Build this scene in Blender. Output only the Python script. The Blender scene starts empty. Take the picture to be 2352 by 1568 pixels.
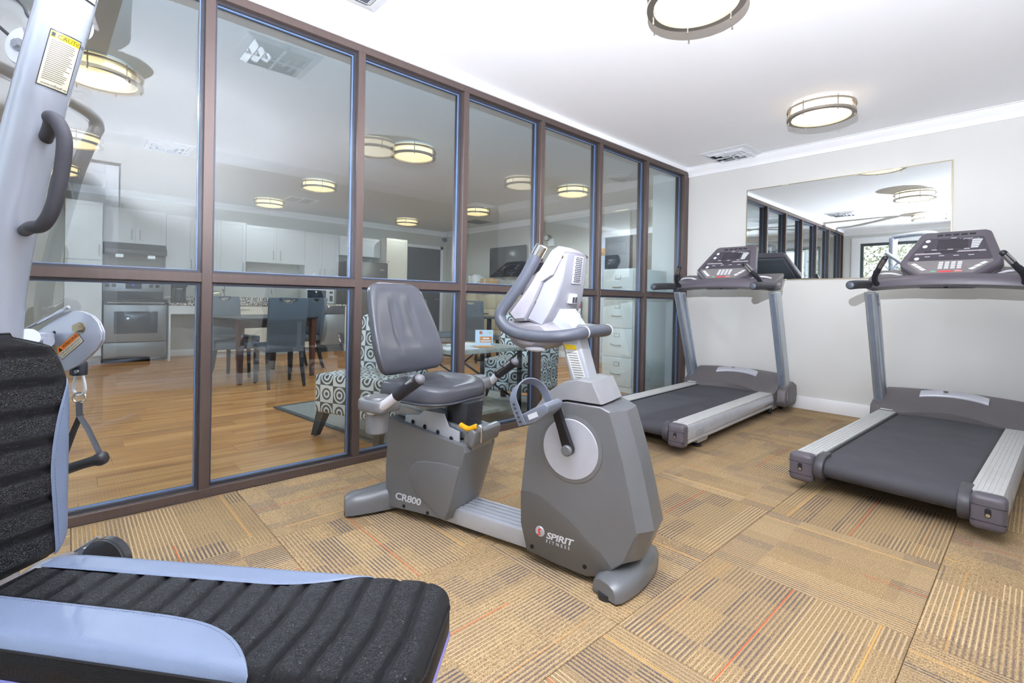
import bpy, bmesh, math, random
from mathutils import Vector, Matrix
random.seed(7)
PI = math.pi
SC = bpy.context.scene
COL = SC.collection
rad = math.radians

# ------------------------------------------------------------------ camera
def basis(yaw, pitch, roll):
    F = Vector((-math.sin(yaw)*math.cos(pitch), math.cos(yaw)*math.cos(pitch), math.sin(pitch)))
    R = Vector((math.cos(yaw), math.sin(yaw), 0)); U = R.cross(F)
    c, s = math.cos(roll), math.sin(roll)
    return c*R + s*U, -s*R + c*U, F
cam_d = bpy.data.cameras.new('camera'); cam = bpy.data.objects.new('camera', cam_d); COL.objects.link(cam)
R_, U_, F_ = basis(0.828, -0.0052, 0.0186)
mw = Matrix.Identity(4)
for i in range(3):
    mw[i][0], mw[i][1], mw[i][2] = R_[i], U_[i], -F_[i]
mw.translation = (2.8471, 0, 1.03)
cam.matrix_world = mw
cam_d.sensor_width = 36; cam_d.sensor_fit = 'HORIZONTAL'; cam_d.lens = 36*1112.784/2352
cam_d.shift_y = -(784-695.41)/2352
cam_d.clip_start = 0.05
SC.camera = cam
# ------------------------------------------------------------------ exposure, sky
SC.view_settings.view_transform = 'Standard'
SC.view_settings.look = 'None'
SC.view_settings.gamma = 1
SC.view_settings.use_curve_mapping = False
SC.view_settings.exposure = 0.13
LAMP_GYM = 1.3      # watts of each spot in a gym lamp
LAMP_ROOM = 3.0
SKY = 2.2
# the photographer's flash, held above the camera and bounced off the ceiling
fl = bpy.data.lights.new('bounce_flash', 'SPOT'); fl.energy = 760; fl.spot_size = rad(150); fl.spot_blend = .6; fl.shadow_soft_size = .0; fl.color = (.93, .97, 1.08)
flo = bpy.data.objects.new('bounce_flash', fl); COL.objects.link(flo)
flo.location = (2.75, .05, 1.55); flo.rotation_euler = Vector((-.55, .75, 1.0)).to_track_quat('-Z', 'Y').to_euler()
world = bpy.data.worlds.new('world'); SC.world = world; world.use_nodes = True
wn = world.node_tree.nodes; wl = world.node_tree.links
bg = wn['Background']; bg.inputs[1].default_value = SKY
tc = wn.new('ShaderNodeTexCoord'); sp = wn.new('ShaderNodeSeparateXYZ'); rp = wn.new('ShaderNodeValToRGB')
wl.new(tc.outputs['Generated'], sp.inputs[0]); wl.new(sp.outputs[2], rp.inputs[0]); wl.new(rp.outputs[0], bg.inputs[0])
rp.color_ramp.elements[0].position = 0.0; rp.color_ramp.elements[0].color = (.80, .86, .92, 1)
rp.color_ramp.elements[1].position = 0.7; rp.color_ramp.elements[1].color = (.62, .76, 1.0, 1)

# ------------------------------------------------------------------ materials
def lin(h):
    h = h.lstrip('#'); o = []
    for i in (0, 2, 4):
        c = int(h[i:i+2], 16)/255
        o.append(c/12.92 if c <= .04045 else ((c+.055)/1.055)**2.4)
    return (*o, 1)
MATS = {}
LOWSPEC = {'black_leather': .22, 'black_leather_side': .2, 'dark_foam': .25, 'black_foam': .25, 'tread_belt': .25}
def mat(name, hexc='#808080', rough=.5, metal=0.0, bump=None, noise=None, emit=None, coat=0.0, spec=.5, aniso=None):
    if name in MATS: return MATS[name]
    m = bpy.data.materials.new(name); m.use_nodes = True; MATS[name] = m
    nt = m.node_tree; N = nt.nodes; L = nt.links; b = N['Principled BSDF']
    c = lin(hexc); b.inputs['Base Color'].default_value = c
    b.inputs['Roughness'].default_value = rough; b.inputs['Metallic'].default_value = metal
    b.inputs['Specular IOR Level'].default_value = LOWSPEC.get(name, spec)
    b.inputs['Coat Weight'].default_value = coat
    t = N.new('ShaderNodeTexCoord')
    sc, amt = noise or (14, .06)
    n = N.new('ShaderNodeTexNoise'); n.inputs['Scale'].default_value = sc; n.inputs['Detail'].default_value = 4
    if aniso:
        mp = N.new('ShaderNodeMapping'); mp.inputs['Scale'].default_value = aniso
        L.new(t.outputs['Object'], mp.inputs[0]); L.new(mp.outputs[0], n.inputs['Vector'])
    else:
        L.new(t.outputs['Object'], n.inputs['Vector'])
    r = N.new('ShaderNodeMapRange'); r.inputs[1].default_value = .3; r.inputs[2].default_value = .7
    r.inputs[3].default_value = 1-amt; r.inputs[4].default_value = 1+amt
    L.new(n.outputs['Fac'], r.inputs[0])
    mx = N.new('ShaderNodeVectorMath'); mx.operation = 'SCALE'; mx.inputs[0].default_value = c[:3]
    L.new(r.outputs[0], mx.inputs['Scale']); L.new(mx.outputs[0], b.inputs['Base Color'])
    if bump:
        n2 = N.new('ShaderNodeTexNoise'); n2.inputs['Scale'].default_value = bump[0]; n2.inputs['Detail'].default_value = 3
        L.new(t.outputs['Object'], n2.inputs['Vector'])
        bp = N.new('ShaderNodeBump'); bp.inputs['Strength'].default_value = bump[1]; bp.inputs['Distance'].default_value = bump[2] if len(bump) > 2 else .002
        L.new(n2.outputs['Fac'], bp.inputs['Height']); L.new(bp.outputs[0], b.inputs['Normal'])
    if emit:
        b.inputs['Emission Color'].default_value = lin(emit[0]); b.inputs['Emission Strength'].default_value = emit[1]
    return m
def newmat(name):
    m = bpy.data.materials.new(name); m.use_nodes = True; MATS[name] = m
    return m, m.node_tree.nodes, m.node_tree.links, m.node_tree.nodes['Principled BSDF']
def math_(N, L, op, a, b=None, c=None):
    n = N.new('ShaderNodeMath'); n.operation = op
    for i, v in enumerate((a, b, c)):
        if v is None: continue
        if hasattr(v, 'links'): L.new(v, n.inputs[i])
        else: n.inputs[i].default_value = v
    return n.outputs[0]
def mixc(N, L, f, a, b):
    n = N.new('ShaderNodeMix'); n.data_type = 'RGBA'
    if hasattr(f, 'links'): L.new(f, n.inputs[0])
    else: n.inputs[0].default_value = f
    for i, v in ((6, a), (7, b)):
        if hasattr(v, 'links'): L.new(v, n.inputs[i])
        else: n.inputs[i].default_value = v
    return n.outputs[2]

def glass_mat(name, tint, f0):
    m, N, L, b = newmat(name); N.remove(b); out = N['Material Output']
    g = N.new('ShaderNodeNewGeometry'); d = N.new('ShaderNodeVectorMath'); d.operation = 'DOT_PRODUCT'
    L.new(g.outputs['Normal'], d.inputs[0]); L.new(g.outputs['Incoming'], d.inputs[1])
    a = math_(N, L, 'ABSOLUTE', d.outputs['Value']); o = math_(N, L, 'SUBTRACT', 1.0, a)
    p = math_(N, L, 'POWER', o, 5.0); f = math_(N, L, 'MULTIPLY_ADD', p, 1-f0, f0)
    tr = N.new('ShaderNodeBsdfTransparent'); tr.inputs[0].default_value = tint
    gl = N.new('ShaderNodeBsdfGlossy'); gl.inputs['Roughness'].default_value = 0.0
    nz = N.new('ShaderNodeTexNoise'); nz.inputs['Scale'].default_value = .7
    bp = N.new('ShaderNodeBump'); bp.inputs['Strength'].default_value = .01; bp.inputs['Distance'].default_value = .02
    L.new(nz.outputs['Fac'], bp.inputs['Height'])
    L.new(bp.outputs[0], gl.inputs['Normal'])
    ms = N.new('ShaderNodeMixShader'); L.new(f, ms.inputs[0]); L.new(tr.outputs[0], ms.inputs[1]); L.new(gl.outputs[0], ms.inputs[2])
    L.new(ms.outputs[0], out.inputs[0])
    return m
GLASS = glass_mat('partition_glass', (.86, .93, .96, 1), .10)
WGLASS = glass_mat('window_glass', (.97, .98, .98, 1), .04)

def mirror_mat():
    m, N, L, b = newmat('mirror_silver')
    b.inputs['Metallic'].default_value = 1; b.inputs['Roughness'].default_value = 0.0
    n = N.new('ShaderNodeTexNoise'); n.inputs['Scale'].default_value = 3
    L.new(mixc(N, L, n.outputs['Fac'], (.84, .9, .9, 1), (.86, .91, .91, 1)), b.inputs['Base Color'])
    return m
MIRROR = mirror_mat()

def carpet_mat():
    m, N, L, b = newmat('carpet_tile')
    t = N.new('ShaderNodeTexCoord'); oi = N.new('ShaderNodeObjectInfo')
    s = N.new('ShaderNodeSeparateXYZ'); L.new(t.outputs['Object'], s.inputs[0])
    u, v = s.outputs[0], s.outputs[1]; rnd = oi.outputs['Random']
    def noise(scu, scv, scale=1.0, detail=0, off=0.0):
        c = N.new('ShaderNodeCombineXYZ')
        L.new(math_(N, L, 'MULTIPLY', u, scu), c.inputs[0]); L.new(math_(N, L, 'MULTIPLY', v, scv), c.inputs[1])
        L.new(math_(N, L, 'MULTIPLY_ADD', rnd, 91.7, off), c.inputs[2])
        n = N.new('ShaderNodeTexNoise'); n.inputs['Scale'].default_value = scale; n.inputs['Detail'].default_value = detail
        L.new(c.outputs[0], n.inputs['Vector']); return n.outputs['Fac']
    def block(su, sv, off):
        c = N.new('ShaderNodeCombineXYZ')
        L.new(math_(N, L, 'FLOOR', math_(N, L, 'MULTIPLY_ADD', u, su, off)), c.inputs[0])
        L.new(math_(N, L, 'FLOOR', math_(N, L, 'MULTIPLY_ADD', v, sv, off*1.7)), c.inputs[1])
        L.new(math_(N, L, 'MULTIPLY_ADD', rnd, 57.3, off), c.inputs[2])
        w = N.new('ShaderNodeTexWhiteNoise'); w.noise_dimensions = '3D'; L.new(c.outputs[0], w.inputs['Vector']); return w.outputs['Value']
    pitch = .0146
    ph = math_(N, L, 'FRACT', math_(N, L, 'DIVIDE', math_(N, L, 'ADD', v, 5.0), pitch))
    lite = math_(N, L, 'LESS_THAN', ph, .27)
    dark = math_(N, L, 'MULTIPLY', math_(N, L, 'GREATER_THAN', ph, .5), math_(N, L, 'LESS_THAN', ph, .84))
    b1 = block(3.6, 11.0, .37); b2 = block(5.2, 7.0, 3.1); b3 = block(2.4, 5.2, 6.6)
    lm = math_(N, L, 'MULTIPLY', lite, math_(N, L, 'MULTIPLY_ADD', b3, .5, .12))
    dm = math_(N, L, 'MULTIPLY', dark, math_(N, L, 'MULTIPLY', math_(N, L, 'GREATER_THAN', b1, .42), math_(N, L, 'MULTIPLY_ADD', b2, .75, .15)))
    base = mixc(N, L, math_(N, L, 'MULTIPLY_ADD', math_(N, L, 'SUBTRACT', noise(330, 260, 1, 1), .5), 2.6, .5), lin('#6e573c'), lin('#c3a67c'))
    base = mixc(N, L, math_(N, L, 'MULTIPLY', b2, .45), base, lin('#86745c'))
    c1 = mixc(N, L, lm, base, lin('#dec59d'))
    wob = math_(N, L, 'GREATER_THAN', noise(140, 20, 1, 1, 4.0), .38)
    c2 = mixc(N, L, math_(N, L, 'MULTIPLY', dm, math_(N, L, 'MULTIPLY_ADD', wob, .6, .4)), c1, lin('#4d4a55'))
    def line(pos, wd, col, cin, lo):
        k = math_(N, L, 'LESS_THAN', math_(N, L, 'ABSOLUTE', math_(N, L, 'SUBTRACT', v, pos)), wd)
        bl = math_(N, L, 'GREATER_THAN', block(1.55, .01, lo), .33)
        return mixc(N, L, math_(N, L, 'MULTIPLY', math_(N, L, 'MULTIPLY', k, bl), .85), cin, lin(col))
    c3 = line(.012, .0019, '#d05a2c', c2, 2.2)
    c3 = line(-.245, .0024, '#d9a256', c3, 9.4)
    c3 = line(.247, .0016, '#c08c4c', c3, 13.4)
    tone = math_(N, L, 'MULTIPLY_ADD', rnd, .16, .92)
    sc = N.new('ShaderNodeVectorMath'); sc.operation = 'SCALE'; L.new(c3, sc.inputs[0]); L.new(tone, sc.inputs['Scale'])
    L.new(sc.outputs[0], b.inputs['Base Color']); b.inputs['Roughness'].default_value = .95
    b.inputs['Specular IOR Level'].default_value = .15
    bp = N.new('ShaderNodeBump'); bp.inputs['Strength'].default_value = .5; bp.inputs['Distance'].default_value = .003
    L.new(math_(N, L, 'ADD', noise(420, 300, 1, 1), math_(N, L, 'MULTIPLY', lite, .5)), bp.inputs['Height'])
    L.new(bp.outputs[0], b.inputs['Normal'])
    return m
CARPET = carpet_mat()

def wood_mat(name, c1, c2, c3, rough=.35, along='y', scale=1.0, rnd_amt=.3, coat=0.0):
    m, N, L, b = newmat(name)
    t = N.new('ShaderNodeTexCoord'); oi = N.new('ShaderNodeObjectInfo')
    mp = N.new('ShaderNodeMapping'); k = {'x': (1.2, 14, 14), 'y': (14, 1.2, 14), 'z': (14, 14, 1.2)}[along]
    mp.inputs['Scale'].default_value = [a*scale for a in k]
    L.new(t.outputs['Object'], mp.inputs[0])
    ad = N.new('ShaderNodeVectorMath'); ad.operation = 'ADD'; L.new(mp.outputs[0], ad.inputs[0])
    cx = N.new('ShaderNodeCombineXYZ')
    for i in range(3): L.new(math_(N, L, 'MULTIPLY', oi.outputs['Random'], 40.0+i*13), cx.inputs[i])
    L.new(cx.outputs[0], ad.inputs[1])
    n = N.new('ShaderNodeTexNoise'); n.inputs['Scale'].default_value = 1.0; n.inputs['Detail'].default_value = 5; n.inputs['Distortion'].default_value = .6
    L.new(ad.outputs[0], n.inputs['Vector'])
    r = N.new('ShaderNodeValToRGB'); e = r.color_ramp.elements
    e[0].position = .3; e[0].color = lin(c1); e[1].position = .7; e[1].color = lin(c3)
    x = e.new(.5); x.color = lin(c2); L.new(n.outputs['Fac'], r.inputs[0])
    tone = math_(N, L, 'MULTIPLY_ADD', oi.outputs['Random'], rnd_amt, 1-rnd_amt/2)
    s = N.new('ShaderNodeVectorMath'); s.operation = 'SCALE'; L.new(r.outputs[0], s.inputs[0]); L.new(tone, s.inputs['Scale'])
    L.new(s.outputs[0], b.inputs['Base Color']); b.inputs['Roughness'].default_value = rough; b.inputs['Coat Weight'].default_value = coat
    return m
PLANK = wood_mat('laminate_plank', '#a66b36', '#cb8c4b', '#e0a866', .33, 'y', .8, .14)
DARKWOOD = wood_mat('dark_walnut', '#241814', '#35231c', '#4a3227', .3, 'z')
REDWOOD = wood_mat('brown_table_leg', '#3a2019', '#553027', '#6b4032', .35, 'z')
GREYWOOD = wood_mat('grey_wood_top', '#8d897e', '#a8a498', '#bdb9ac', .5, 'x', 1.0)

def granite():
    m, N, L, b = newmat('granite'); t = N.new('ShaderNodeTexCoord')
    n = N.new('ShaderNodeTexVoronoi'); n.inputs['Scale'].default_value = 70; L.new(t.outputs['Object'], n.inputs['Vector'])
    r = N.new('ShaderNodeValToRGB'); r.color_ramp.interpolation = 'CONSTANT'
    e = r.color_ramp.elements; e[0].color = lin('#4b423c'); e[1].position = .3; e[1].color = lin('#d8d0c4')
    x = e.new(.55); x.color = lin('#9c9086'); y = e.new(.75); y.color = lin('#e6dfd4')
    s = N.new('ShaderNodeSeparateColor'); L.new(n.outputs['Color'], s.inputs[0]); L.new(s.outputs[0], r.inputs[0])
    L.new(r.outputs[0], b.inputs['Base Color']); b.inputs['Roughness'].default_value = .2
    return m
GRANITE = granite()

def circles():
    m, N, L, b = newmat('circle_print_fabric'); uv = N.new('ShaderNodeUVMap'); uv.uv_map = 'UVMap'
    s = N.new('ShaderNodeSeparateXYZ'); L.new(uv.outputs[0], s.inputs[0])
    cell = .125
    x = math_(N, L, 'DIVIDE', s.outputs[0], cell); y = math_(N, L, 'DIVIDE', s.outputs[1], cell)
    nz = N.new('ShaderNodeTexNoise'); nz.inputs['Scale'].default_value = 9; L.new(uv.outputs[0], nz.inputs['Vector'])
    w = math_(N, L, 'MULTIPLY_ADD', nz.outputs['Fac'], .16, -.08)
    fx = math_(N, L, 'SUBTRACT', math_(N, L, 'FRACT', math_(N, L, 'ADD', x, 100.0)), .5)
    fy = math_(N, L, 'SUBTRACT', math_(N, L, 'FRACT', math_(N, L, 'ADD', y, 100.0)), .5)
    r = math_(N, L, 'SQRT', math_(N, L, 'ADD', math_(N, L, 'MULTIPLY', fx, fx), math_(N, L, 'MULTIPLY', fy, fy)))
    r = math_(N, L, 'ADD', r, math_(N, L, 'MULTIPLY', w, .35))
    par = math_(N, L, 'MODULO', math_(N, L, 'ADD', math_(N, L, 'FLOOR', math_(N, L, 'ADD', x, 100.0)), math_(N, L, 'FLOOR', math_(N, L, 'ADD', y, 100.0))), 2.0)
    a = math_(N, L, 'LESS_THAN', r, .12); c2 = math_(N, L, 'LESS_THAN', r, .235); c3 = math_(N, L, 'LESS_THAN', r, .35); c4 = math_(N, L, 'LESS_THAN', r, .455)
    # centre grey, ring white, ring grey, ring white/bg
    k = math_(N, L, 'SUBTRACT', math_(N, L, 'ADD', a, math_(N, L, 'SUBTRACT', c3, c2)), 0.0)
    outer = math_(N, L, 'MULTIPLY', par, math_(N, L, 'SUBTRACT', 1.0, c4))
    f = math_(N, L, 'MINIMUM', math_(N, L, 'ADD', k, outer), 1.0)
    L.new(mixc(N, L, f, lin('#eceeea'), lin('#525256')), b.inputs['Base Color']); b.inputs['Roughness'].default_value = .85
    b.inputs['Specular IOR Level'].default_value = .2
    return m
CIRC = circles()

CEIL_DIM = mat('lounge_ceiling_dimmed', '#d9dfe3', .9, bump=(90, .12, .002), noise=(3, .012))  # ceiling white toned down and blued: the lounge's weaker light put into colour
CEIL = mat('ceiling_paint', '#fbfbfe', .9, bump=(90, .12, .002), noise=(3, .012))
WALLP = mat('wall_paint', '#d6d5d1', .8, bump=(120, .1, .001), noise=(2, .015))
WALLB = mat('kitchen_wall_paint', '#cdcbc2', .8, bump=(120, .1, .001), noise=(2, .015))
TRIM = mat('white_trim', '#f4f5f7', .45, noise=(6, .01))
BRONZE = mat('bronze_aluminium', '#5d504c', .36, .35, noise=(40, .06), aniso=(1, 1, .05))
GASKET = mat('gasket_blue_grey', '#7d93bb', .3, .1)
BEAD = mat('glazing_bead_slate', '#43444b', .35, .3)
NICKEL = mat('brushed_nickel', '#b7aea4', .28, .9)
DIFF = mat('lamp_diffuser_warm', '#fff2d8', .4, emit=('#ffdf9c', 1.15))
DIFFG = mat('lamp_diffuser_gym', '#fff6e6', .4, emit=('#fff0d0', 2.4))
CHAR = mat('charcoal_plastic', '#6e7073', .32, .15, bump=(900, .05, .0004), noise=(5, .05))
CHARL = mat('lower_panel_plastic', '#5a5856', .34, .1, bump=(900, .05, .0004), noise=(5, .05))
SILV = mat('silver_plastic', '#c9cad2', .32, .25, noise=(8, .03))
SILVM = mat('silver_metal', '#bfc3cb', .32, .25, noise=(20, .04))
ALU = mat('brushed_aluminium', '#b9c1ca', .32, .75, noise=(30, .05), aniso=(1, 1, .04))
STEELW = mat('pale_steel_paint', '#aab0bd', .25, .3, coat=.6, noise=(6, .02))
FOAM = mat('dark_foam', '#3c3c42', .62, bump=(700, .25, .001), noise=(60, .06))
FOAMB = mat('black_foam', '#2c2c32', .5, bump=(600, .2, .001))
RUB = mat('black_rubber', '#232327', .5)
BLACKM = mat('black_metal', '#26262a', .35, .5)
BLKM = BLACKM
CHROME = mat('chrome', '#d8d8da', .12, 1.0)
GREYV = mat('grey_vinyl', '#4c4e55', .25, bump=(500, .12, .0008), noise=(4, .04))
GREYVD = mat('grey_vinyl_side', '#42454d', .34, bump=(500, .12, .0008), noise=(4, .04))
LEATH = mat('black_leather', '#1d1e23', .42, bump=(230, .6, .004), noise=(30, .1))
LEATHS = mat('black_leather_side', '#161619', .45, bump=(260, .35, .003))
BLUEV = mat('blue_grey_vinyl', '#69758c', .42, bump=(300, .2, .0015), noise=(12, .02))
PIPE = mat('violet_piping', '#6f6ba8', .3, coat=.4)
BELT = mat('tread_belt', '#4c4c51', .62, bump=(500, .2, .001), noise=(6, .09))
TPLA = mat('treadmill_plum_plastic', '#5c575f', .4, bump=(800, .06, .0005), noise=(5, .04))
TPLB = mat('treadmill_hood_plastic', '#635e5f', .45, bump=(800, .06, .0005), noise=(4, .06))
RAILT = mat('ribbed_side_rail', '#c4c5c4', .5, noise=(30, .05))
SCREEN = mat('console_overlay', '#47434c', .3, noise=(8, .05))
LCD = mat('console_display', '#3a363d', .15)
PRINT = mat('pale_print', '#dfe2ea', .5)
REDB = mat('red_button', '#d8484c', .4)
GRNB = mat('green_button', '#79b394', .4)
YEL = mat('yellow_grip', '#f3b413', .4)
CAB = mat('white_cabinet', '#dcdfe0', .4, noise=(5, .015))
CABW = mat('cream_cabinet', '#e9e3d2', .4, noise=(5, .015))
SS = mat('stainless_steel', '#8f9296', .34, .6, noise=(30, .06), aniso=(1, 20, .3))
SSD = mat('dark_stainless', '#6d6b66', .35, .6, noise=(30, .06))
BLKG = mat('black_glass', '#2c3644', .08, spec=.7)
BLKP = mat('black_plastic', '#24272d', .4)
def leather(name, hexc, rough):
    m, N, L, b = newmat(name); t = N.new('ShaderNodeTexCoord')
    v = N.new('ShaderNodeTexVoronoi'); v.feature = 'DISTANCE_TO_EDGE'; v.inputs['Scale'].default_value = 260
    n = N.new('ShaderNodeTexNoise'); n.inputs['Scale'].default_value = 90
    ad = N.new('ShaderNodeVectorMath'); ad.operation = 'MULTIPLY_ADD'; L.new(n.outputs['Color'], ad.inputs[0]); ad.inputs[1].default_value = (.006, .006, .006)
    L.new(t.outputs['Object'], ad.inputs[2]); L.new(ad.outputs[0], v.inputs['Vector'])
    r = N.new('ShaderNodeMapRange'); r.inputs[1].default_value = 0; r.inputs[2].default_value = .35; L.new(v.outputs['Distance'], r.inputs[0])
    bp = N.new('ShaderNodeBump'); bp.inputs['Strength'].default_value = .9; bp.inputs['Distance'].default_value = .0016
    L.new(r.outputs[0], bp.inputs['Height']); L.new(bp.outputs[0], b.inputs['Normal'])
    L.new(mixc(N, L, r.outputs[0], lin('#0c0c10'), lin(hexc)), b.inputs['Base Color'])
    b.inputs['Roughness'].default_value = rough; b.inputs['Specular IOR Level'].default_value = .4
    return m
LEATH = leather('pebbled_black_leather', '#222329', .36)
CHL = mat('grey_leatherette', '#5b6570', .5, bump=(400, .15, .001), noise=(6, .04))
CHLEG = mat('black_wood_leg', '#22242a', .4)
FILEC = mat('putty_steel', '#f0f0e8', .38, noise=(4, .015))
PAPER = mat('white_paper', '#f3f3f3', .8)
BLKTV = mat('tv_black', '#23272c', .2)
DDOOR = mat('dark_door', '#3c4048', .35)
STK_Y = mat('sticker_yellow', '#d9b818', .4)
STK_W = mat('sticker_cream', '#d6cfb8', .45)
STK_O = mat('sticker_orange', '#f0862e', .4)
INK = mat('black_ink', '#1c1c1c', .5)
INKG = mat('grey_ink', '#6e6a5e', .6)

# ------------------------------------------------------------------ mesh helpers
def T(bm, verts, M):
    if M is not None: bmesh.ops.transform(bm, matrix=M, verts=verts)
def bevel_sharp(bm, faces, w, seg=2, ang=25):
    es = set()
    for f in faces:
        for e in f.edges:
            if len(e.link_faces) == 2 and e.calc_face_angle(0) > rad(ang): es.add(e)
    if es: bmesh.ops.bevel(bm, geom=list(es), offset=w, segments=seg, affect='EDGES', profile=.5, clamp_overlap=True)
def box(bm, x0, x1, y0, y1, z0, z1, bev=0, seg=2, M=None):
    r = bmesh.ops.create_cube(bm, size=1); vs = r['verts']
    for v in vs:
        v.co = ((x0+x1)/2+v.co.x*(x1-x0), (y0+y1)/2+v.co.y*(y1-y0), (z0+z1)/2+v.co.z*(z1-z0))
    fs = list({f for v in vs for f in v.link_faces})
    T(bm, vs, M)
    if bev: bevel_sharp(bm, fs, min(bev, .49*min(abs(x1-x0), abs(y1-y0), abs(z1-z0))), seg)
def m3(axis, p, t):
    return {'x': (t, p[0], p[1]), 'y': (p[0], t, p[1]), 'z': (p[0], p[1], t)}[axis]
def prism(bm, pts, axis, a, b, bev=0, seg=2, M=None, ang=25):
    v0 = [bm.verts.new(m3(axis, p, a)) for p in pts]; v1 = [bm.verts.new(m3(axis, p, b)) for p in pts]
    n = len(pts); fs = [bm.faces.new(v0), bm.faces.new(v1[::-1])]
    for i in range(n):
        fs.append(bm.faces.new((v0[i], v1[i], v1[(i+1) % n], v0[(i+1) % n])))
    bmesh.ops.recalc_face_normals(bm, faces=fs)
    T(bm, v0+v1, M)
    if bev: bevel_sharp(bm, fs, bev, seg, ang)
def loft(bm, rings, cap=True, closed=True):
    vr = [[bm.verts.new(p) for p in r] for r in rings]; n = len(vr[0]); fs = []
    for a, b in zip(vr, vr[1:]):
        for i in range(n if closed else n-1):
            fs.append(bm.faces.new((a[i], a[(i+1) % n], b[(i+1) % n], b[i])))
    if cap and closed:
        fs.append(bm.faces.new(vr[0][::-1])); fs.append(bm.faces.new(vr[-1]))
    bmesh.ops.recalc_face_normals(bm, faces=fs)
    return fs
def catmull(p, n=6, closed=False):
    p = [Vector(q) for q in p]; o = []; N = len(p)
    for i in range(N if closed else N-1):
        a = p[(i-1) % N] if closed or i else p[0]*2-p[1]
        b = p[i]; c = p[(i+1) % N]; d = p[(i+2) % N] if closed or i+2 < N else p[-1]*2-p[-2]
        for k in range(n):
            t = k/n
            o.append(.5*((2*b)+(c-a)*t+(2*a-5*b+4*c-d)*t*t+(3*b-a-3*c+d)*t**3))
    if not closed: o.append(p[-1])
    return o
def tube(bm, pts, r, seg=12, closed=False, radii=None, flat=None):
    pts = [Vector(p) for p in pts]; n = len(pts); rings = []
    tang = []
    for i in range(n):
        a = pts[(i-1) % n] if closed or i else pts[0]; b = pts[(i+1) % n] if closed or i < n-1 else pts[-1]
        tang.append((b-a).normalized())
    up = Vector((0, 0, 1)) if abs(tang[0].z) < .9 else Vector((1, 0, 0))
    nv = (up-tang[0]*up.dot(tang[0])).normalized()
    for i in range(n):
        nv = (nv-tang[i]*nv.dot(tang[i])).normalized(); bv = tang[i].cross(nv)
        rr = radii[i] if radii else r; fx, fy = flat if flat else (1, 1)
        rings.append([pts[i]+(nv*math.cos(2*PI*k/seg)*fx+bv*math.sin(2*PI*k/seg)*fy)*rr for k in range(seg)])
    if closed: rings.append(rings[0]); loft(bm, rings[:-1]+[rings[0]], cap=False); bmesh.ops.remove_doubles(bm, verts=bm.verts, dist=1e-6)
    else: loft(bm, rings)
def cyl(bm, p0, p1, r, r1=None, seg=24, bev=0):
    p0, p1 = Vector(p0), Vector(p1); d = (p1-p0).normalized()
    up = Vector((0, 0, 1)) if abs(d.z) < .9 else Vector((1, 0, 0))
    a = (up-d*up.dot(d)).normalized(); b = d.cross(a); r1 = r if r1 is None else r1
    if bev:
        L = (p1-p0).length; st = [(0, r-bev), (bev, r), (L-bev, r1), (L, r1-bev)]
    else: st = [(0, r), ((p1-p0).length, r1)]
    loft(bm, [[p0+d*t+(a*math.cos(2*PI*k/seg)+b*math.sin(2*PI*k/seg))*q for k in range(seg)] for t, q in st])
def lathe(bm, prof, seg=32, M=None):
    rings = [[Vector((max(r, 1e-4)*math.cos(2*PI*k/seg), max(r, 1e-4)*math.sin(2*PI*k/seg), z)) for k in range(seg)] for r, z in prof]
    if M is not None: rings = [[M @ p for p in r] for r in rings]
    loft(bm, rings)
def ell(bm, c, s, seg=16):
    r = bmesh.ops.create_uvsphere(bm, u_segments=seg, v_segments=max(6, seg//2), radius=1)
    for v in r['verts']: v.co = (c[0]+v.co.x*s[0], c[1]+v.co.y*s[1], c[2]+v.co.z*s[2])
def axis_m(o, d):   # +Z of the profile goes along d
    return Matrix.Translation(o) @ Vector(d).to_track_quat('Z', 'Y').to_matrix().to_4x4()
def B(): return bmesh.new()

def finish(name, bm, m, parent=None, smooth=True, uv=False, ang=38):
    me = bpy.data.meshes.new(name)
    if uv:
        l = bm.loops.layers.uv.new('UVMap')
        bm.normal_update()
        for f in bm.faces:
            n = f.normal; k = max(range(3), key=lambda i: abs(n[i]))
            for lp in f.loops:
                c = lp.vert.co
                lp[l].uv = {0: (c.y, c.z), 1: (c.x, c.z), 2: (c.x, c.y)}[k]
    bm.to_mesh(me); bm.free()
    me.materials.append(m)
    if smooth:
        me.shade_smooth(); me.set_sharp_from_angle(angle=rad(ang))
    o = bpy.data.objects.new(name, me); COL.objects.link(o)
    if parent is not None: o.parent = parent
    return o
def part(name, parent, m, fn, *a, smooth=True, uv=False, label=None, ang=38, **k):
    bm = B(); fn(bm, *a, **k); o = finish(name, bm, m, parent, smooth, uv, ang)
    if label: o['label'] = label
    return o
def P(name, parent, m, *calls, smooth=True, uv=False, label=None, kind=None, ang=38):
    """calls: tuples (fn, args..., {kwargs})"""
    bm = B()
    for c in calls:
        kw = c[-1] if isinstance(c[-1], dict) else {}
        ar = c[1:-1] if kw else c[1:]
        c[0](bm, *ar, **kw)
    o = finish(name, bm, m, parent, smooth, uv, ang)
    if label: o['label'] = label
    if kind: o['kind'] = kind
    return o
def thing(name, label, cat, loc=(0, 0, 0), rotz=0, group=None):
    o = bpy.data.objects.new(name, None); COL.objects.link(o); o.empty_display_size = .1
    o.location = loc; o.rotation_euler = (0, 0, rotz); return tag(o, label, cat, group)
def tag(o, label, cat, group=None):
    o['label'] = label; o['category'] = cat
    if group: o['group'] = group
    return o
def struct(name, label, cat, m=None, *calls, smooth=False):
    if m is None:
        o = bpy.data.objects.new(name, None); COL.objects.link(o)
    else: o = P(name, None, m, *calls, smooth=smooth)
    o['kind'] = 'structure'; o['label'] = label; o['category'] = cat
    return o
def kids(o): return [c for c in bpy.data.objects if c.parent == o]
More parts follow.
